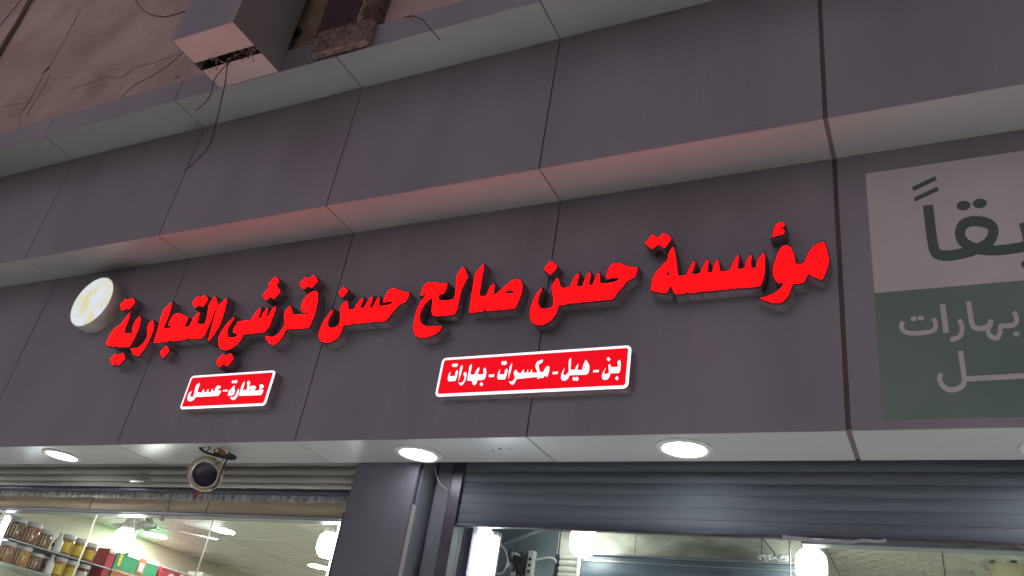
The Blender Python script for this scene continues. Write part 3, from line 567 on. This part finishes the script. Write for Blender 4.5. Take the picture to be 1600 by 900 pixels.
# ---------------------------------------------------------------- right bay
sh = thing('roller_shutter', 'half raised dark grey roller shutter over the right shopfront', 'shutter')
zbt = CAMZ+.872; ztp = Z2+.1; ns = 7; hh = (ztp-zbt)/ns
for k in range(ns): obj('slat', slat(bmesh.new(), -2.0, 3.35, 3.30, zbt+k*hh+.0012, zbt+(k+1)*hh, .0028), shut_m, sh)
for k in range(ns-1): pass
obj('bottom_bar', bx(-2.0, 3.35, 3.286, 3.312, zbt-.010, zbt, bev=.003), steel_dark, sh)
# bent strip of trim hanging from the bottom bar
bm = bmesh.new(); prev = None
for i in range(61):
    t = i/60; x = -.56+.36*t; sag = .012*math.sin(math.pi*t)+.004*math.sin(22*t)*t
    c_ = [bm.verts.new((x, 3.278+dy, zbt-.004-sag+dz)) for dy, dz in ((0, 0), (0, -.012), (.002, -.012), (.002, 0))]
    if prev:
        for k in range(4): bm.faces.new((prev[k], prev[(k+1) % 4], c_[(k+1) % 4], c_[k]))
    prev = c_
obj('bent_trim', bm, steel_grey, sh)
obj('guide_rail', bx(-2.0595, -2.001, 3.28, 3.38, 0, Z2+.15, bev=.003), steel_dark, sh)
rw = thing('shop_entrance_glazing', 'framed glass front of the right shop below the shutter', 'window')
fr = [(717, 812, 703, 900), (727, 818, 715, 900), (736, 820, 724, 900)]
blueal = vary(mat('blue_grey_aluminium', (.14, .14, .2), .3, .5), (.17, .17, .25), (.25, .25, .34), 6, 3)
xs = [at(a, 850, 3.42).x for a in (706, 716, 726, 737)]
obj('frame', bx(xs[0]-.06, xs[0]-.001, 3.40, 3.47, 0, CAMZ+1.0, bev=.003), blueal, rw)
for k in range(3): obj('frame', bx(xs[k], xs[k+1]-.004, 3.395+.012*k, 3.47, 0, CAMZ+.98, bev=.003), blueal, rw)
for k in range(2): obj('bright_bead', bx(xs[k+1]-.0035, xs[k+1]-.0005, 3.39+.012*k, 3.45, 0, CAMZ+.935), mat('bead_metal', (.6, .6, .65), .2, .8), rw)
mx = at(1234, 860, 3.45).x; mx2 = at(1610, 880, 3.45).x
rg = [xs[3], at(872, 870, 3.45).x, mx, mx2, 2.0, 3.3]
for a, b in zip(rg[:-1], rg[1:]): obj('glass_pane', bx(a+.003, b-.003, 3.447, 3.453, .02, CAMZ+1.05), glass, rw)
for a in rg[2:-1]: obj('glass_joint', bx(a-.0028, a+.0028, 3.4465, 3.4535, .02, CAMZ+1.05), joint_glint, rw)
obj('glass_joint', bx(rg[1]-.002, rg[1]+.002, 3.4465, 3.4535, .02, CAMZ+1.05), steel_dark, rw)
zh = (at(1260, 851, 3.48).z+at(1600, 863, 3.48).z)/2
obj('door_header', bx(mx+.04, 3.35, 3.47, 3.53, zh, zh+.05, bev=.003), vary(mat('pale_header_paint', (.4, .42, .45), .4), (.38, .41, .44), (.46, .48, .51), 4, 4, stretch=(.3, 1, 3)), rw)
# ---------------------------------------------------------------- interiors
beige = vary(mat('cream_wall_paint', (.6, .55, .38), .8), (.60, .56, .43), (.68, .64, .50), 3, 6, bump=.1)
flo = vary(mat('shop_floor_tile', (.5, .48, .42), .3), (.6, .58, .54), (.7, .68, .64), 2, 4)
ZC = CAMZ+1.05
rm = thing('left_shop_room', 'interior of the left shop with cream walls and a silver tiled ceiling', 'room')
obj('side_wall', bx(-5.82, -5.69, 3.48, 8.0, 0, ZC+.12), beige, rm)
obj('side_wall', bx(-2.58, -2.50, 3.605, 8.0, 0, ZC+.12), beige, rm)
obj('back_wall', bx(-5.82, -2.50, 8.001, 8.1, 0, ZC+.12), beige, rm)
obj('floor', bx(-5.9, 3.4, 3.45, 8.1, -.1, .015), flo, rm)
obj('roof_slab', bx(-5.9, 3.4, 3.45, 8.2, ZC+.13, ZC+.3), joint, rm)
# ribbed metal ceiling tile
ctile = mat('ribbed_silver_tile', (.84, .83, .80), .3, .4)
b_ = ctile.node_tree.nodes['Principled BSDF']; g_ = nd(ctile, 'ShaderNodeNewGeometry'); wv_ = nd(ctile, 'ShaderNodeTexWave'); wv_.bands_direction = 'Y'; wv_.inputs['Scale'].default_value = 6; wv_.inputs['Distortion'].default_value = .3
lk(ctile, g_.outputs['Position'], wv_.inputs['Vector']); bp2 = nd(ctile, 'ShaderNodeBump'); bp2.inputs['Strength'].default_value = .9; bp2.inputs['Distance'].default_value = .006
lk(ctile, wv_.outputs['Fac'], bp2.inputs['Height']); lk(ctile, bp2.outputs[0], b_.inputs['Normal'])
oi = nd(ctile, 'ShaderNodeObjectInfo'); mr = nd(ctile, 'ShaderNodeMapRange'); mr.inputs[3].default_value = .2; mr.inputs[4].default_value = .4; lk(ctile, oi.outputs['Random'], mr.inputs[0]); lk(ctile, mr.outputs[0], b_.inputs['Roughness'])
tm = bpy.data.meshes.new('ceiling_tile'); bm = bx(-.2515, .2515, -.2515, .2515, 0, .012, bev=.002); bm.to_mesh(tm); bm.free(); tm.materials.append(ctile)
grid_m = mat('grey_grid', (.1, .1, .1), .6)
cx0 = -4.46*1.05-.257; cy0 = 4.33*1.05-.257
for i in range(-2, 6):
    for j in range(-2, 8):
        x, y = cx0+.5145*i, cy0+.5145*j
        if x < -5.5 or x > -2.7 or y < 3.73 or y > 7.8: continue
        o = bpy.data.objects.new('ceiling_tile', tm); C.objects.link(o); o.parent = rm; o.location = (x, y, ZC)
obj('ceiling_grid', bx(-5.69, -2.58, 3.47, 8.0, ZC+.006, ZC+.02), grid_m, rm)
def clamp_lamp(px, py, lab, grp='round lamps in the left shop ceiling', R=.085):
    q = atz(px, py, ZC)
    t = thing('ceiling_lamp', lab, 'lamp', grp, tuple(q))
    part('rim', lathe(bmesh.new(), [(R, -.004), (R+.008, -.006), (R+.014, 0), (R, 0)], 28, T(q)), white_trim, t, True)
    part('diffuser', lathe(bmesh.new(), [(0, -.0075), (R, -.005)], 28, T(q)), ceil_r if 'right' in grp else ceil_lamp, t)
clamp_lamp(243, 836, 'round lamp in the silver ceiling just right of the ceiling fan hub')
clamp_lamp(348, 828, 'round lamp in the silver ceiling crossed by the pale glass joint')
clamp_lamp(499, 885, 'round lamp in the silver ceiling beside the lit tube at the pillar')
clamp_lamp(330, 940, 'round lamp deeper in the left shop ceiling, below the frame'); clamp_lamp(560, 955, 'round lamp at the far right back of the left shop ceiling')
def bulb(px, py, Y, rpx, lab, ztop=None):
    q = at(px, py, Y); d = (q-Vector((0, 0, CAMZ))).dot(fwd); r = rpx*d/FPX
    t = thing('hanging_bulb', lab, 'bulb', 'big hanging bulbs inside the shops', tuple(q))
    part('bulb', lathe(bmesh.new(), [(0, -r*1.02), (r*.5, -r*.98), (r*.82, -r*.72), (r*.98, -r*.3), (r, r*.3), (r*.92, r*.8), (r*.72, r*1.05), (r*.5, r*1.15)], 28, T(q)), bulb_r if ztop else bulb_m, t, True)
    part('socket', lathe(bmesh.new(), [(r*.62, r*1.05), (r*.66, r*1.5), (r*.42, r*1.9), (r*.4, r*2.3), (0, r*2.35)], 20, T(q)), white_trim, t, True)
    zt_ = ztop or ZC
    if zt_ > q.z+r*2.3: part('cord', tube(bmesh.new(), [q+Vector((0, 0, r*2.3)), Vector((q.x, q.y, zt_))], .006, 6), black, t)
bulb(192, 846, 3.62, 16, 'big glowing bulb hanging in front of the green box in the left shop')
bulb(512, 854, 3.85, 17, 'big glowing bulb beside the bright tube at the left side of the pillar')
bulb(911, 848, 3.72, 21, 'big glowing bulb in front of the marble tiles inside the right shop', ZC+.1)
bulb(1268, 888, 3.75, 24, 'big glowing bulb at the bottom edge right of the glass joint in the right shop', ZC+.02)
# ceiling fan
fc = atz(232, 817, ZC-.05)
fan = thing('ceiling_fan', 'grey ceiling fan with wide blades under the left shop ceiling', 'fan', loc=tuple(fc))
part('hub', lathe(bmesh.new(), [(0, -.055), (.02, -.05), (.03, -.035), (.055, -.03), (.06, -.005), (.03, .0), (.012, .05)], 24, T(fc)), vary(mat('grey_fan_metal', (.3, .3, .28), .4), (.26, .27, .25), (.34, .35, .32), 6, 3), fan, True)
fb = vary(mat('fan_blade_grey', (.45, .46, .45), .4), (.42, .43, .42), (.5, .51, .5), 4, 3)
for a0 in (165, 285, 45):
    bm = bmesh.new(); P = []
    for k in range(9): P.append((.07+.33*k/8, -.035-.02*math.sin(math.pi*k/16)))
    for k in range(7): a = math.radians(-90+180*k/6); P.append((.42+.05*math.cos(a), .055*math.sin(a)))
    for k in range(9): P.append((.40-.33*k/8, .035+.02*math.sin(math.pi*(8-k)/16)))
    mtx = T(fc+Vector((0, 0, -.015))) @ Matrix.Rotation(math.radians(a0), 4, 'Z') @ Matrix.Rotation(math.radians(10), 4, 'X')
    A = [bm.verts.new(mtx @ Vector((x, y, 0))) for x, y in P]; B = [bm.verts.new(mtx @ Vector((x, y, .005))) for x, y in P]
    bm.faces.new(A); bm.faces.new(B[::-1])
    for k in range(len(P)): bm.faces.new((A[k], A[(k+1) % len(P)], B[(k+1) % len(P)], B[k]))
    part('blade', bm, fb, fan)
# vertical tubes
def vtube(pa, pb, Y, r, lab):
    a = at(*pa, Y); b = at(*pb, Y); x = (a.x+b.x)/2
    t = thing('fluorescent_tube', lab, 'tube light', 'upright tube lights beside the windows', (x, Y, a.z-1.2))
    part('tube', tube(bmesh.new(), [(x, Y, a.z-1.2), (x, Y, a.z)], r, 14), tube_m, t, True)
    part('end_cap', tube(bmesh.new(), [(x, Y, a.z+.0005), (x, Y, a.z+.018)], r*1.05, 14), white_trim, t, True)
    part('backplate', bx(x-r*1.1, x+r*1.1, Y+r+.001, Y+r+.015, a.z-1.22, a.z+.02), steel_grey, t)
vtube((10, 806), (-6, 850), 3.50, .013, 'leftmost upright glowing tube at the left picture edge')
vtube((21, 810), (-2, 870), 3.52, .013, 'upright glowing tube just left of the jars')
vtube((535, 812), (513, 900), 3.50, .012, 'upright glowing tube against the left side of the dark pillar')
vtube((757, 822), (742, 900), 3.52, .026, 'thicker upright glowing tube by the shutter guide in the right shop')
vtube((774, 838), (761, 900), 3.56, .020, 'thinner upright glowing tube right of the thick one in the right shop')
# shelves with jars along the left wall
shf = thing('wall_shelf_unit', 'glass shelves on the cream wall of the left shop', 'shelf')
for z in (.733, .588): obj('shelf_board', bx(-5.68, -5.39, 3.46, 5.8, CAMZ+z-.008, CAMZ+z, bev=.001), steel_grey, shf)
for y in (3.56, 4.6, 5.58): obj('shelf_bracket', bx(-5.688, -5.682, y, y+.02, .3, CAMZ+.71), steel_dark, shf)
jm = {}
def jarm(k, c1, c2):
    jm[k] = vary(mat(k, c1, .12), c1, c2, 60, 5, .42, .58, bump=.15, bscale=50); jm[k].node_tree.nodes['Principled BSDF'].inputs['Coat Weight'].default_value = .8
jarm('brown_contents', (.10, .045, .03), (.26, .14, .09)); jarm('amber_contents', (.30, .14, .03), (.5, .27, .07)); jarm('rust_contents', (.22, .08, .04), (.38, .17, .09))
lid_m = vary(mat('milky_lid', (.55, .56, .57), .35), (.5, .52, .54), (.62, .63, .65), 30, 3)
yl = vary(mat('yellow_label', (.7, .55, .05), .5), (.62, .45, .03), (.78, .66, .1), 35, 3)
wl_ = vary(mat('white_label', (.7, .7, .68), .5), (.62, .62, .6), (.75, .75, .72), 50, 3)
glint_m = mat('pale_gold_glint', (.75, .66, .4), .2, .3)  # colour of the painted tube reflections on the jars
def jar(X, Y, z, r, h, body, lab, label=None, lid=True):
    t = thing('spice_jar', lab, 'jar', 'jars on the left shop shelves', (X, Y, z))
    part('body', lathe(bmesh.new(), [(0, 0), (r*.92, 0), (r, .006), (r, h*.72), (r*.9, h*.79), (r*.86, h*.8)], 20, T((X, Y, z))), jm[body], t, True)
    part('lid', lathe(bmesh.new(), [(r*.93, h*.79), (r*.95, h*.8), (r*.95, h*.985), (r*.9, h), (0, h)], 20, T((X, Y, z))), lid_m, t, True)
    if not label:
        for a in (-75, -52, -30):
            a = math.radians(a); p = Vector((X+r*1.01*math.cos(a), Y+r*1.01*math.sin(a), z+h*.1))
            part('painted_glint', tube(bmesh.new(), [p, p+Vector((0, 0, h*.58))], .0035, 5), glint_m, t)  # thin pale strips stand for the tube lights reflected in the jar
    if label:
        bm = bmesh.new(); prev = None
        for k in range(9):
            a = math.radians(-20-110+110*k/8+20); c_ = [bm.verts.new((X+r*1.012*math.cos(a), Y+r*1.012*math.sin(a), z+q)) for q in (h*.15, h*.62)]
            if prev: bm.faces.new((prev[0], c_[0], c_[1], prev[1]))
            prev = c_
        part('label', bm, label, t, True)
u, l_ = CAMZ+.733, CAMZ+.588
jars = [(3.515, u, .052, .14, 'brown_contents', None, 'large brown jar, first on the upper shelf beside the tubes'), (3.635, u, .052, .14, 'rust_contents', None, 'large reddish jar, second on the upper shelf beside the brown one'),
        (3.74, u, .045, .118, 'brown_contents', None, 'dark brown jar on the upper shelf just left of the white bottle'), (3.92, u, .045, .137, 'amber_contents', yl, 'yellow labelled jar on the upper shelf right after the white bottle'),
        (4.02, u, .045, .137, 'amber_contents', yl, 'middle one of three yellow labelled jars on the upper shelf'), (4.12, u, .042, .13, 'rust_contents', yl, 'yellow labelled jar on the upper shelf touching the red box'),
        (3.515, l_, .05, .13, 'rust_contents', None, 'reddish jar with pale painted glints, first on the lower shelf'), (3.635, l_, .05, .13, 'amber_contents', None, 'amber jar second on the lower shelf'),
        (3.74, l_, .045, .11, 'brown_contents', None, 'dark brown jar on the lower shelf beside the silver bottle'), (3.92, l_, .045, .13, 'amber_contents', yl, 'yellow labelled jar on the lower shelf right after the silver bottle'),
        (4.02, l_, .045, .13, 'amber_contents', yl, 'yellow labelled jar in the lower shelf middle'), (4.12, l_, .042, .13, 'brown_contents', wl_, 'pale labelled jar on the lower shelf under the red box')]
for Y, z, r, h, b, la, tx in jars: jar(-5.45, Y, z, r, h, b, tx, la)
def bottle(Y, z, lab):
    t = thing('syrup_bottle', lab, 'bottle', 'bottles between the jars', (-5.42, Y, z)); X = -5.42
    part('body', lathe(bmesh.new(), [(0, 0), (.026, 0), (.03, .01), (.03, .07), (.02, .09), (.011, .1), (.011, .112)], 18, T((X, Y, z))), mat('silver_white_label', (.72, .72, .72), .3), t, True)
    part('cap', lathe(bmesh.new(), [(.013, .1125), (.014, .128), (0, .13)], 14, T((X, Y, z))), lid_m, t, True)
    part('emblem', bx(X-.012, X+.012, Y-.034, Y-.0302, z+.03, z+.055, bev=.001), steel_dark, t)
bottle(3.83, u, 'white and silver bottle with a small dark emblem on the upper shelf'); bottle(3.83, l_, 'white and silver bottle with a small dark emblem on the lower shelf')
def carton(y0, y1, zt, h, m, lab, dep=.16, extra=None):
    t = thing('carton', lab, 'box', 'cartons on the left shop shelf', (-5.42, (y0+y1)/2, zt-h))
    part('box_body', bx(-5.42-dep+.02, -5.4000, y0, y1, zt-h, zt, bev=.002), m, t)
    if extra: extra(t)
redc = vary(mat('red_carton', (.45, .03, .05), .4), (.4, .03, .05), (.5, .05, .07), 10, 3)
grc = vary(mat('green_carton', (.03, .25, .1), .4), (.025, .22, .09), (.04, .3, .13), 8, 3)
crc = vary(mat('cream_carton', (.6, .6, .5), .5), (.55, .56, .48), (.65, .65, .56), 8, 3)
carton(4.2310, 4.2933, CAMZ+.863, .26, redc, 'narrow red carton standing between the jars and the green carton', extra=lambda t: part('white_top_band', bx(-5.3990, -5.3975, 4.2310, 4.2933, CAMZ+.835, CAMZ+.863), wl_, t))
def gx_(t):
    Z = CAMZ+.877
    part('silver_top_band', bx(-5.3990, -5.3975, 4.3919, 4.7033, Z-.03, Z-.001), lid_m, t)
    part('orange_base_band', bx(-5.3990, -5.3975, 4.3088, 4.7033, Z-.27, Z-.135), mat('orange_print', (.6, .2, .05), .4), t)
    part('orange_label', bx(-5.3974, -5.3955, 4.5112, 4.5735, Z-.12, Z-.012), mat('red_orange_print', (.6, .13, .06), .4), t)
    part('pale_picture', bx(-5.3954, -5.3940, 4.5216, 4.5631, Z-.105, Z-.045, bev=.0006), wl_, t)
    part('pale_motif', bx(-5.3990, -5.3975, 4.3296, 4.3555, Z-.11, Z-.03, bev=.0005), yl, t)
carton(4.3036, 4.7033, CAMZ+.877, .27, grc, 'large green carton with orange label on the shelf behind the glowing bulb', extra=gx_)
def rx_(t):
    Z = CAMZ+.863
    bm = lathe(bmesh.new(), [(0, .0), (.038, .0), (.038, -.0015)], 24, T((-5.3965, 4.8486, Z-.075)) @ Matrix.Rotation(math.radians(90), 4, 'Y')); part('white_round_emblem', bm, wl_, t)
    bm = lathe(bmesh.new(), [(0, .0), (.022, .0), (.022, -.0008)], 20, T((-5.3955, 4.8486, Z-.075)) @ Matrix.Rotation(math.radians(90), 4, 'Y')); part('dark_round_emblem', bm, redc, t)
    part('white_panel', bx(-5.3990, -5.3975, 4.9316, 5.0770, Z-.12, Z-.02), wl_, t)
    part('white_top_band', bx(-5.3990, -5.3975, 4.7292, 5.0770, Z-.012, Z-.001), wl_, t)
carton(4.7292, 5.0873, CAMZ+.863, .2, redc, 'wide red carton with white round emblem right of the green carton', extra=rx_)
carton(5.1496, 5.50, CAMZ+.91, .2, crc, 'pale cream carton at the far end of the shelf, bottom centre left')
# right shop
rr_ = thing('right_shop_room', 'interior of the right shop with pale patterned ceiling and marble tiles', 'room')
obj('side_wall', bx(3.4, 3.5, 3.48, 8.0, 0, ZC+.12), beige, rr_)
obj('back_wall', bx(-2.49, 3.5, 8.001, 8.1, 0, ZC+.12), beige, rr_)
bluew = vary(mat('blue_grey_wall', (.2, .24, .28), .4), (.17, .21, .25), (.26, .30, .33), 3, 5)
dx1 = at(868, 870, 3.9).x
obj('partition', bx(-2.49, dx1, 3.9, 3.95, 0, ZC+.12), bluew, rr_)
mar = vary(mat('cream_marble', (.6, .6, .5), .25), (.5, .5, .42), (.82, .82, .74), 9, 10, .38, .6, stretch=(.7, 1, 1.6))
ym = 3.9; mzb = (at(950, 871, ym).z+at(1225, 882, ym).z)/2; mzt = (at(1000, 836, ym).z+at(1225, 841, ym).z)/2
jn = [dx1+.002, at(993, 850, ym).x, at(1190, 858, ym).x, at(1236, 862, ym).x+.12]
for a, b in zip(jn[:-1], jn[1:]):
    obj('marble_tile', bx(a+.0015, b-.0015, ym, ym+.015, mzb, mzt-.0015, bev=.001), mar, rr_)
    obj('marble_tile', bx(a+.0015, b-.0015, ym, ym+.015, mzt+.0015, mzt+.3, bev=.001), mar, rr_)
obj('tile_backing', bx(jn[0], jn[-1], ym+.008, ym+.06, 0, ZC+.12), grid_m, rr_)
cabm = vary(mat('blue_grey_cabinet', (.12, .15, .19), .3), (.10, .13, .17), (.2, .25, .30), 5, 6, stretch=(.5, 1, 4))
cab = thing('cabinet', 'dark blue-grey cabinet top below the marble tiles in the right shop', 'cabinet')
xc0, xc1 = at(912, 880, 3.87).x, jn[-1]-.05
obj('carcass', bx(xc0, xc1, 3.84, 3.898, 1.1, mzb-.012, bev=.004), cabm, cab)
obj('top_edge', bx(xc0-.005, xc1, 3.82, 3.899, mzb-.0115, mzb-.002, bev=.002), steel_grey, cab)
obj('crossbar', bx(xc0+.01, xc1-.01, 3.833, 3.8395, mzb-.04, mzb-.034), steel_grey, cab)
bag = obj('plastic_bag', rough_box(at(1185, 880, 3.8).x, at(1230, 880, 3.8).x, 3.80, 3.86, mzb-.001, mzb+.018, 8, 2, .005), film); tag(bag, 'crumpled clear bag lying on the cabinet edge beside the glass joint', 'bag')
wire('black_cable', 'thin grey cable drooping over the marble tiles to the crumpled bag', 'cable', [(1185, 832, 3.87), (1195, 846, 3.87), (1207, 860, 3.86), (1214, 872, 3.85), (1222, 874, 3.84), (1230, 880, 3.84)], .0028, mat('grey_cable', (.12, .12, .11), .5))
# ribbed bright panel beside the cabinet
rp = thing('ribbed_panel', 'bright ribbed panel under the glowing bulb in the right shop', 'panel')
rx0, rx1 = at(871, 885, 3.88).x+.01, xc0-.03
for k in range(12): obj('rib', slat(bmesh.new(), rx0, rx1, 3.88, mzb-.03*(k+1)+.003, mzb-.03*k, .012), vary(mat('white_rib', (.65, .65, .6), .3), (.6, .6, .55), (.7, .7, .65), 8, 2) if k == 0 else bpy.data.materials['white_rib'], rp)
obj('side_post', bx(rx1+.002, rx1+.024, 3.85, 3.90, .9, mzb+.004, bev=.002), white_trim, rp)
# clutter on the dark partition
ps = thing('power_strip', 'white upright power strip with dark sockets on the blue-grey partition', 'power strip')
xa_ = at(829, 880, 3.86).x; zt_ = at(831, 860, 3.86).z
obj('strip_body', bx(xa_-.022, xa_+.012, 3.86, 3.895, zt_-.5, zt_, bev=.004), white_trim, ps)
for k in range(8): obj('socket_slot', bx(xa_-.012, xa_+.002, 3.857, 3.8598, zt_-.05-.03*k, zt_-.036-.03*k), black, ps)
wire('white_cable', 'white cable hanging in a loop beside the upright tubes', 'cable', [(777, 838, 3.7), (781, 848, 3.7), (790, 862, 3.7), (793, 878, 3.7), (787, 893, 3.7), (778, 896, 3.7), (772, 890, 3.7)], .005, white_trim)
wire('white_cable', 'white cable crossing the partition right of the power strip', 'cable', [(836, 875, 3.86), (845, 873, 3.86), (857, 871, 3.86), (866, 873, 3.86), (870, 880, 3.86)], .005, white_trim)
pk = thing('plug_cluster', 'tangle of black plugs and adaptors left of the power strip', 'plugs')
rr = random.Random(5)
for k in range(7):
    q = at(800+rr.uniform(-5, 12), 868+k*5, 3.85); obj('plug', box(bmesh.new(), q.x-.012, q.x+.012, 3.84-rr.uniform(0, .02), 3.89, q.z-.010, q.z+.012, bev=.003), black if k % 3 else lid_m, pk)
for k in range(3):
    obj('plug_cord', tube(bmesh.new(), spline([at(798+8*k, 858+3*k, 3.85), at(795+10*k, 872, 3.83), at(803+6*k, 884, 3.84), at(798+9*k, 905, 3.85)], 5), .004, 6), black, pk, smooth=True)
tag(obj('diagonal_beam', tube(bmesh.new(), [at(788, 846, 3.8), at(815, 838, 3.78), at(845, 826, 3.74), at(890, 812, 3.7)], .014, 8), bluew), 'slanting grey-blue bar across the top of the dark partition', 'bar')
# embossed ceiling tiles
emb = vary(mat('cream_embossed_tile', (.6, .6, .5), .4), (.66, .67, .57), (.72, .73, .63), 5, 3)
bm = bx(-.2425, .2425, -.2425, .2425, .004, .016)
for j in range(9):
    for i in range(6):
        x = -.2425+.04+.081*i+(.02 if j % 2 else -.02)+.01; y = -.216+.054*j
        x0_, x1_ = max(x-.030, -.238), min(x+.030, .238)
        if x1_-x0_ < .02: continue
        A = [bm.verts.new(v) for v in ((x0_, y-.016, .004), (x1_, y-.016, .004), (x1_, y+.016, .004), (x0_, y+.016, .004))]
        B = [bm.verts.new(v) for v in ((x0_+.003, y-.013, -.010), (x1_-.003, y-.013, -.010), (x1_-.003, y+.013, -.008), (x0_+.003, y+.013, -.008))]
        bm.faces.new(B)
        for k in range(4): bm.faces.new((A[k], A[(k+1) % 4], B[(k+1) % 4], B[k]))
em = bpy.data.meshes.new('embossed_ceiling_tile'); bmesh.ops.recalc_face_normals(bm, faces=bm.faces); bm.to_mesh(em); bm.free(); em.materials.append(emb)
gxr = atz(1300, 877, ZC).x; gyr = atz(1400, 893, ZC).y
for i in range(0, 8):
    for j in range(-2, 7):
        x, y = gxr+.245+.49*(i-0), gyr+.245+.49*j
        if x > 3.1 or y > 7.8 or y < 3.75: continue
        o = bpy.data.objects.new('ceiling_tile', em); C.objects.link(o); o.parent = rr_; o.location = (x, y, ZC)
plain = bpy.data.meshes.new('plain_ceiling_tile'); bm = bx(-.2425, .2425, -.2425, .2425, 0, .012, bev=.003); bm.to_mesh(plain); bm.free(); plain.materials.append(emb)
for i in range(-3, 0):
    for j in range(-2, 7):
        x, y = gxr+.245+.49*i, gyr+.245+.49*j
        if x < -2.3 or y > 7.8 or y < 3.75 or (x < jn[-1]+.2 and y < 4.2): continue
        o = bpy.data.objects.new('ceiling_tile', plain); C.objects.link(o); o.parent = rr_; o.location = (x, y, ZC)
obj('ceiling_grid', bx(-2.49, 3.4, 3.54, 8.0, ZC+.008, ZC+.03), grid_m, rr_)
lampc = atz(1573, 885, ZC-.01)
lc = thing('round_ceiling_fitting', 'cream round ceiling fitting at the bottom right corner', 'ceiling fitting', loc=tuple(lampc))
part('body', lathe(bmesh.new(), [(0, -.055), (.055, -.052), (.068, -.035), (.072, 0)], 28, T(lampc)), mat('cream_plastic', (.7, .66, .4), .4), lc, True)
for px, py, l in ((1450, 960, 'round lamp in the right shop ceiling, nearer one below the frame'), (1180, 990, 'round lamp in the right shop ceiling behind the cabinet'), (1700, 960, 'round lamp in the right shop ceiling beyond the right edge')):
    clamp_lamp(px, py, l, 'round lamps in the right shop ceiling')

for px, py, l in ((829, 457, 'third red word from the right'), (1007, 427, 'second red word from the right')):
    wire('loose_wire', 'thin pale wire end curling out beside the '+l, 'wire', [(px, py, Y2-.03), (px+1, py+5, Y2-.035), (px-1, py+12, Y2-.03), (px-6, py+21, Y2-.02)], .0011, mat('pale_thin_wire', (.4, .38, .4), .5))

for px, py, Y in ((1184, 196, Y1), (1227, 515, Y2), (905, 298, Y2), (1236, 68, Y1), (1600-385, 130, Y1)):
    q = at(px, py, Y); obj('screw_mark', lathe(bmesh.new(), [(0, .0012), (.003, .001), (.0034, 0)], 8, T(q) @ Rx), crack_m, clad)
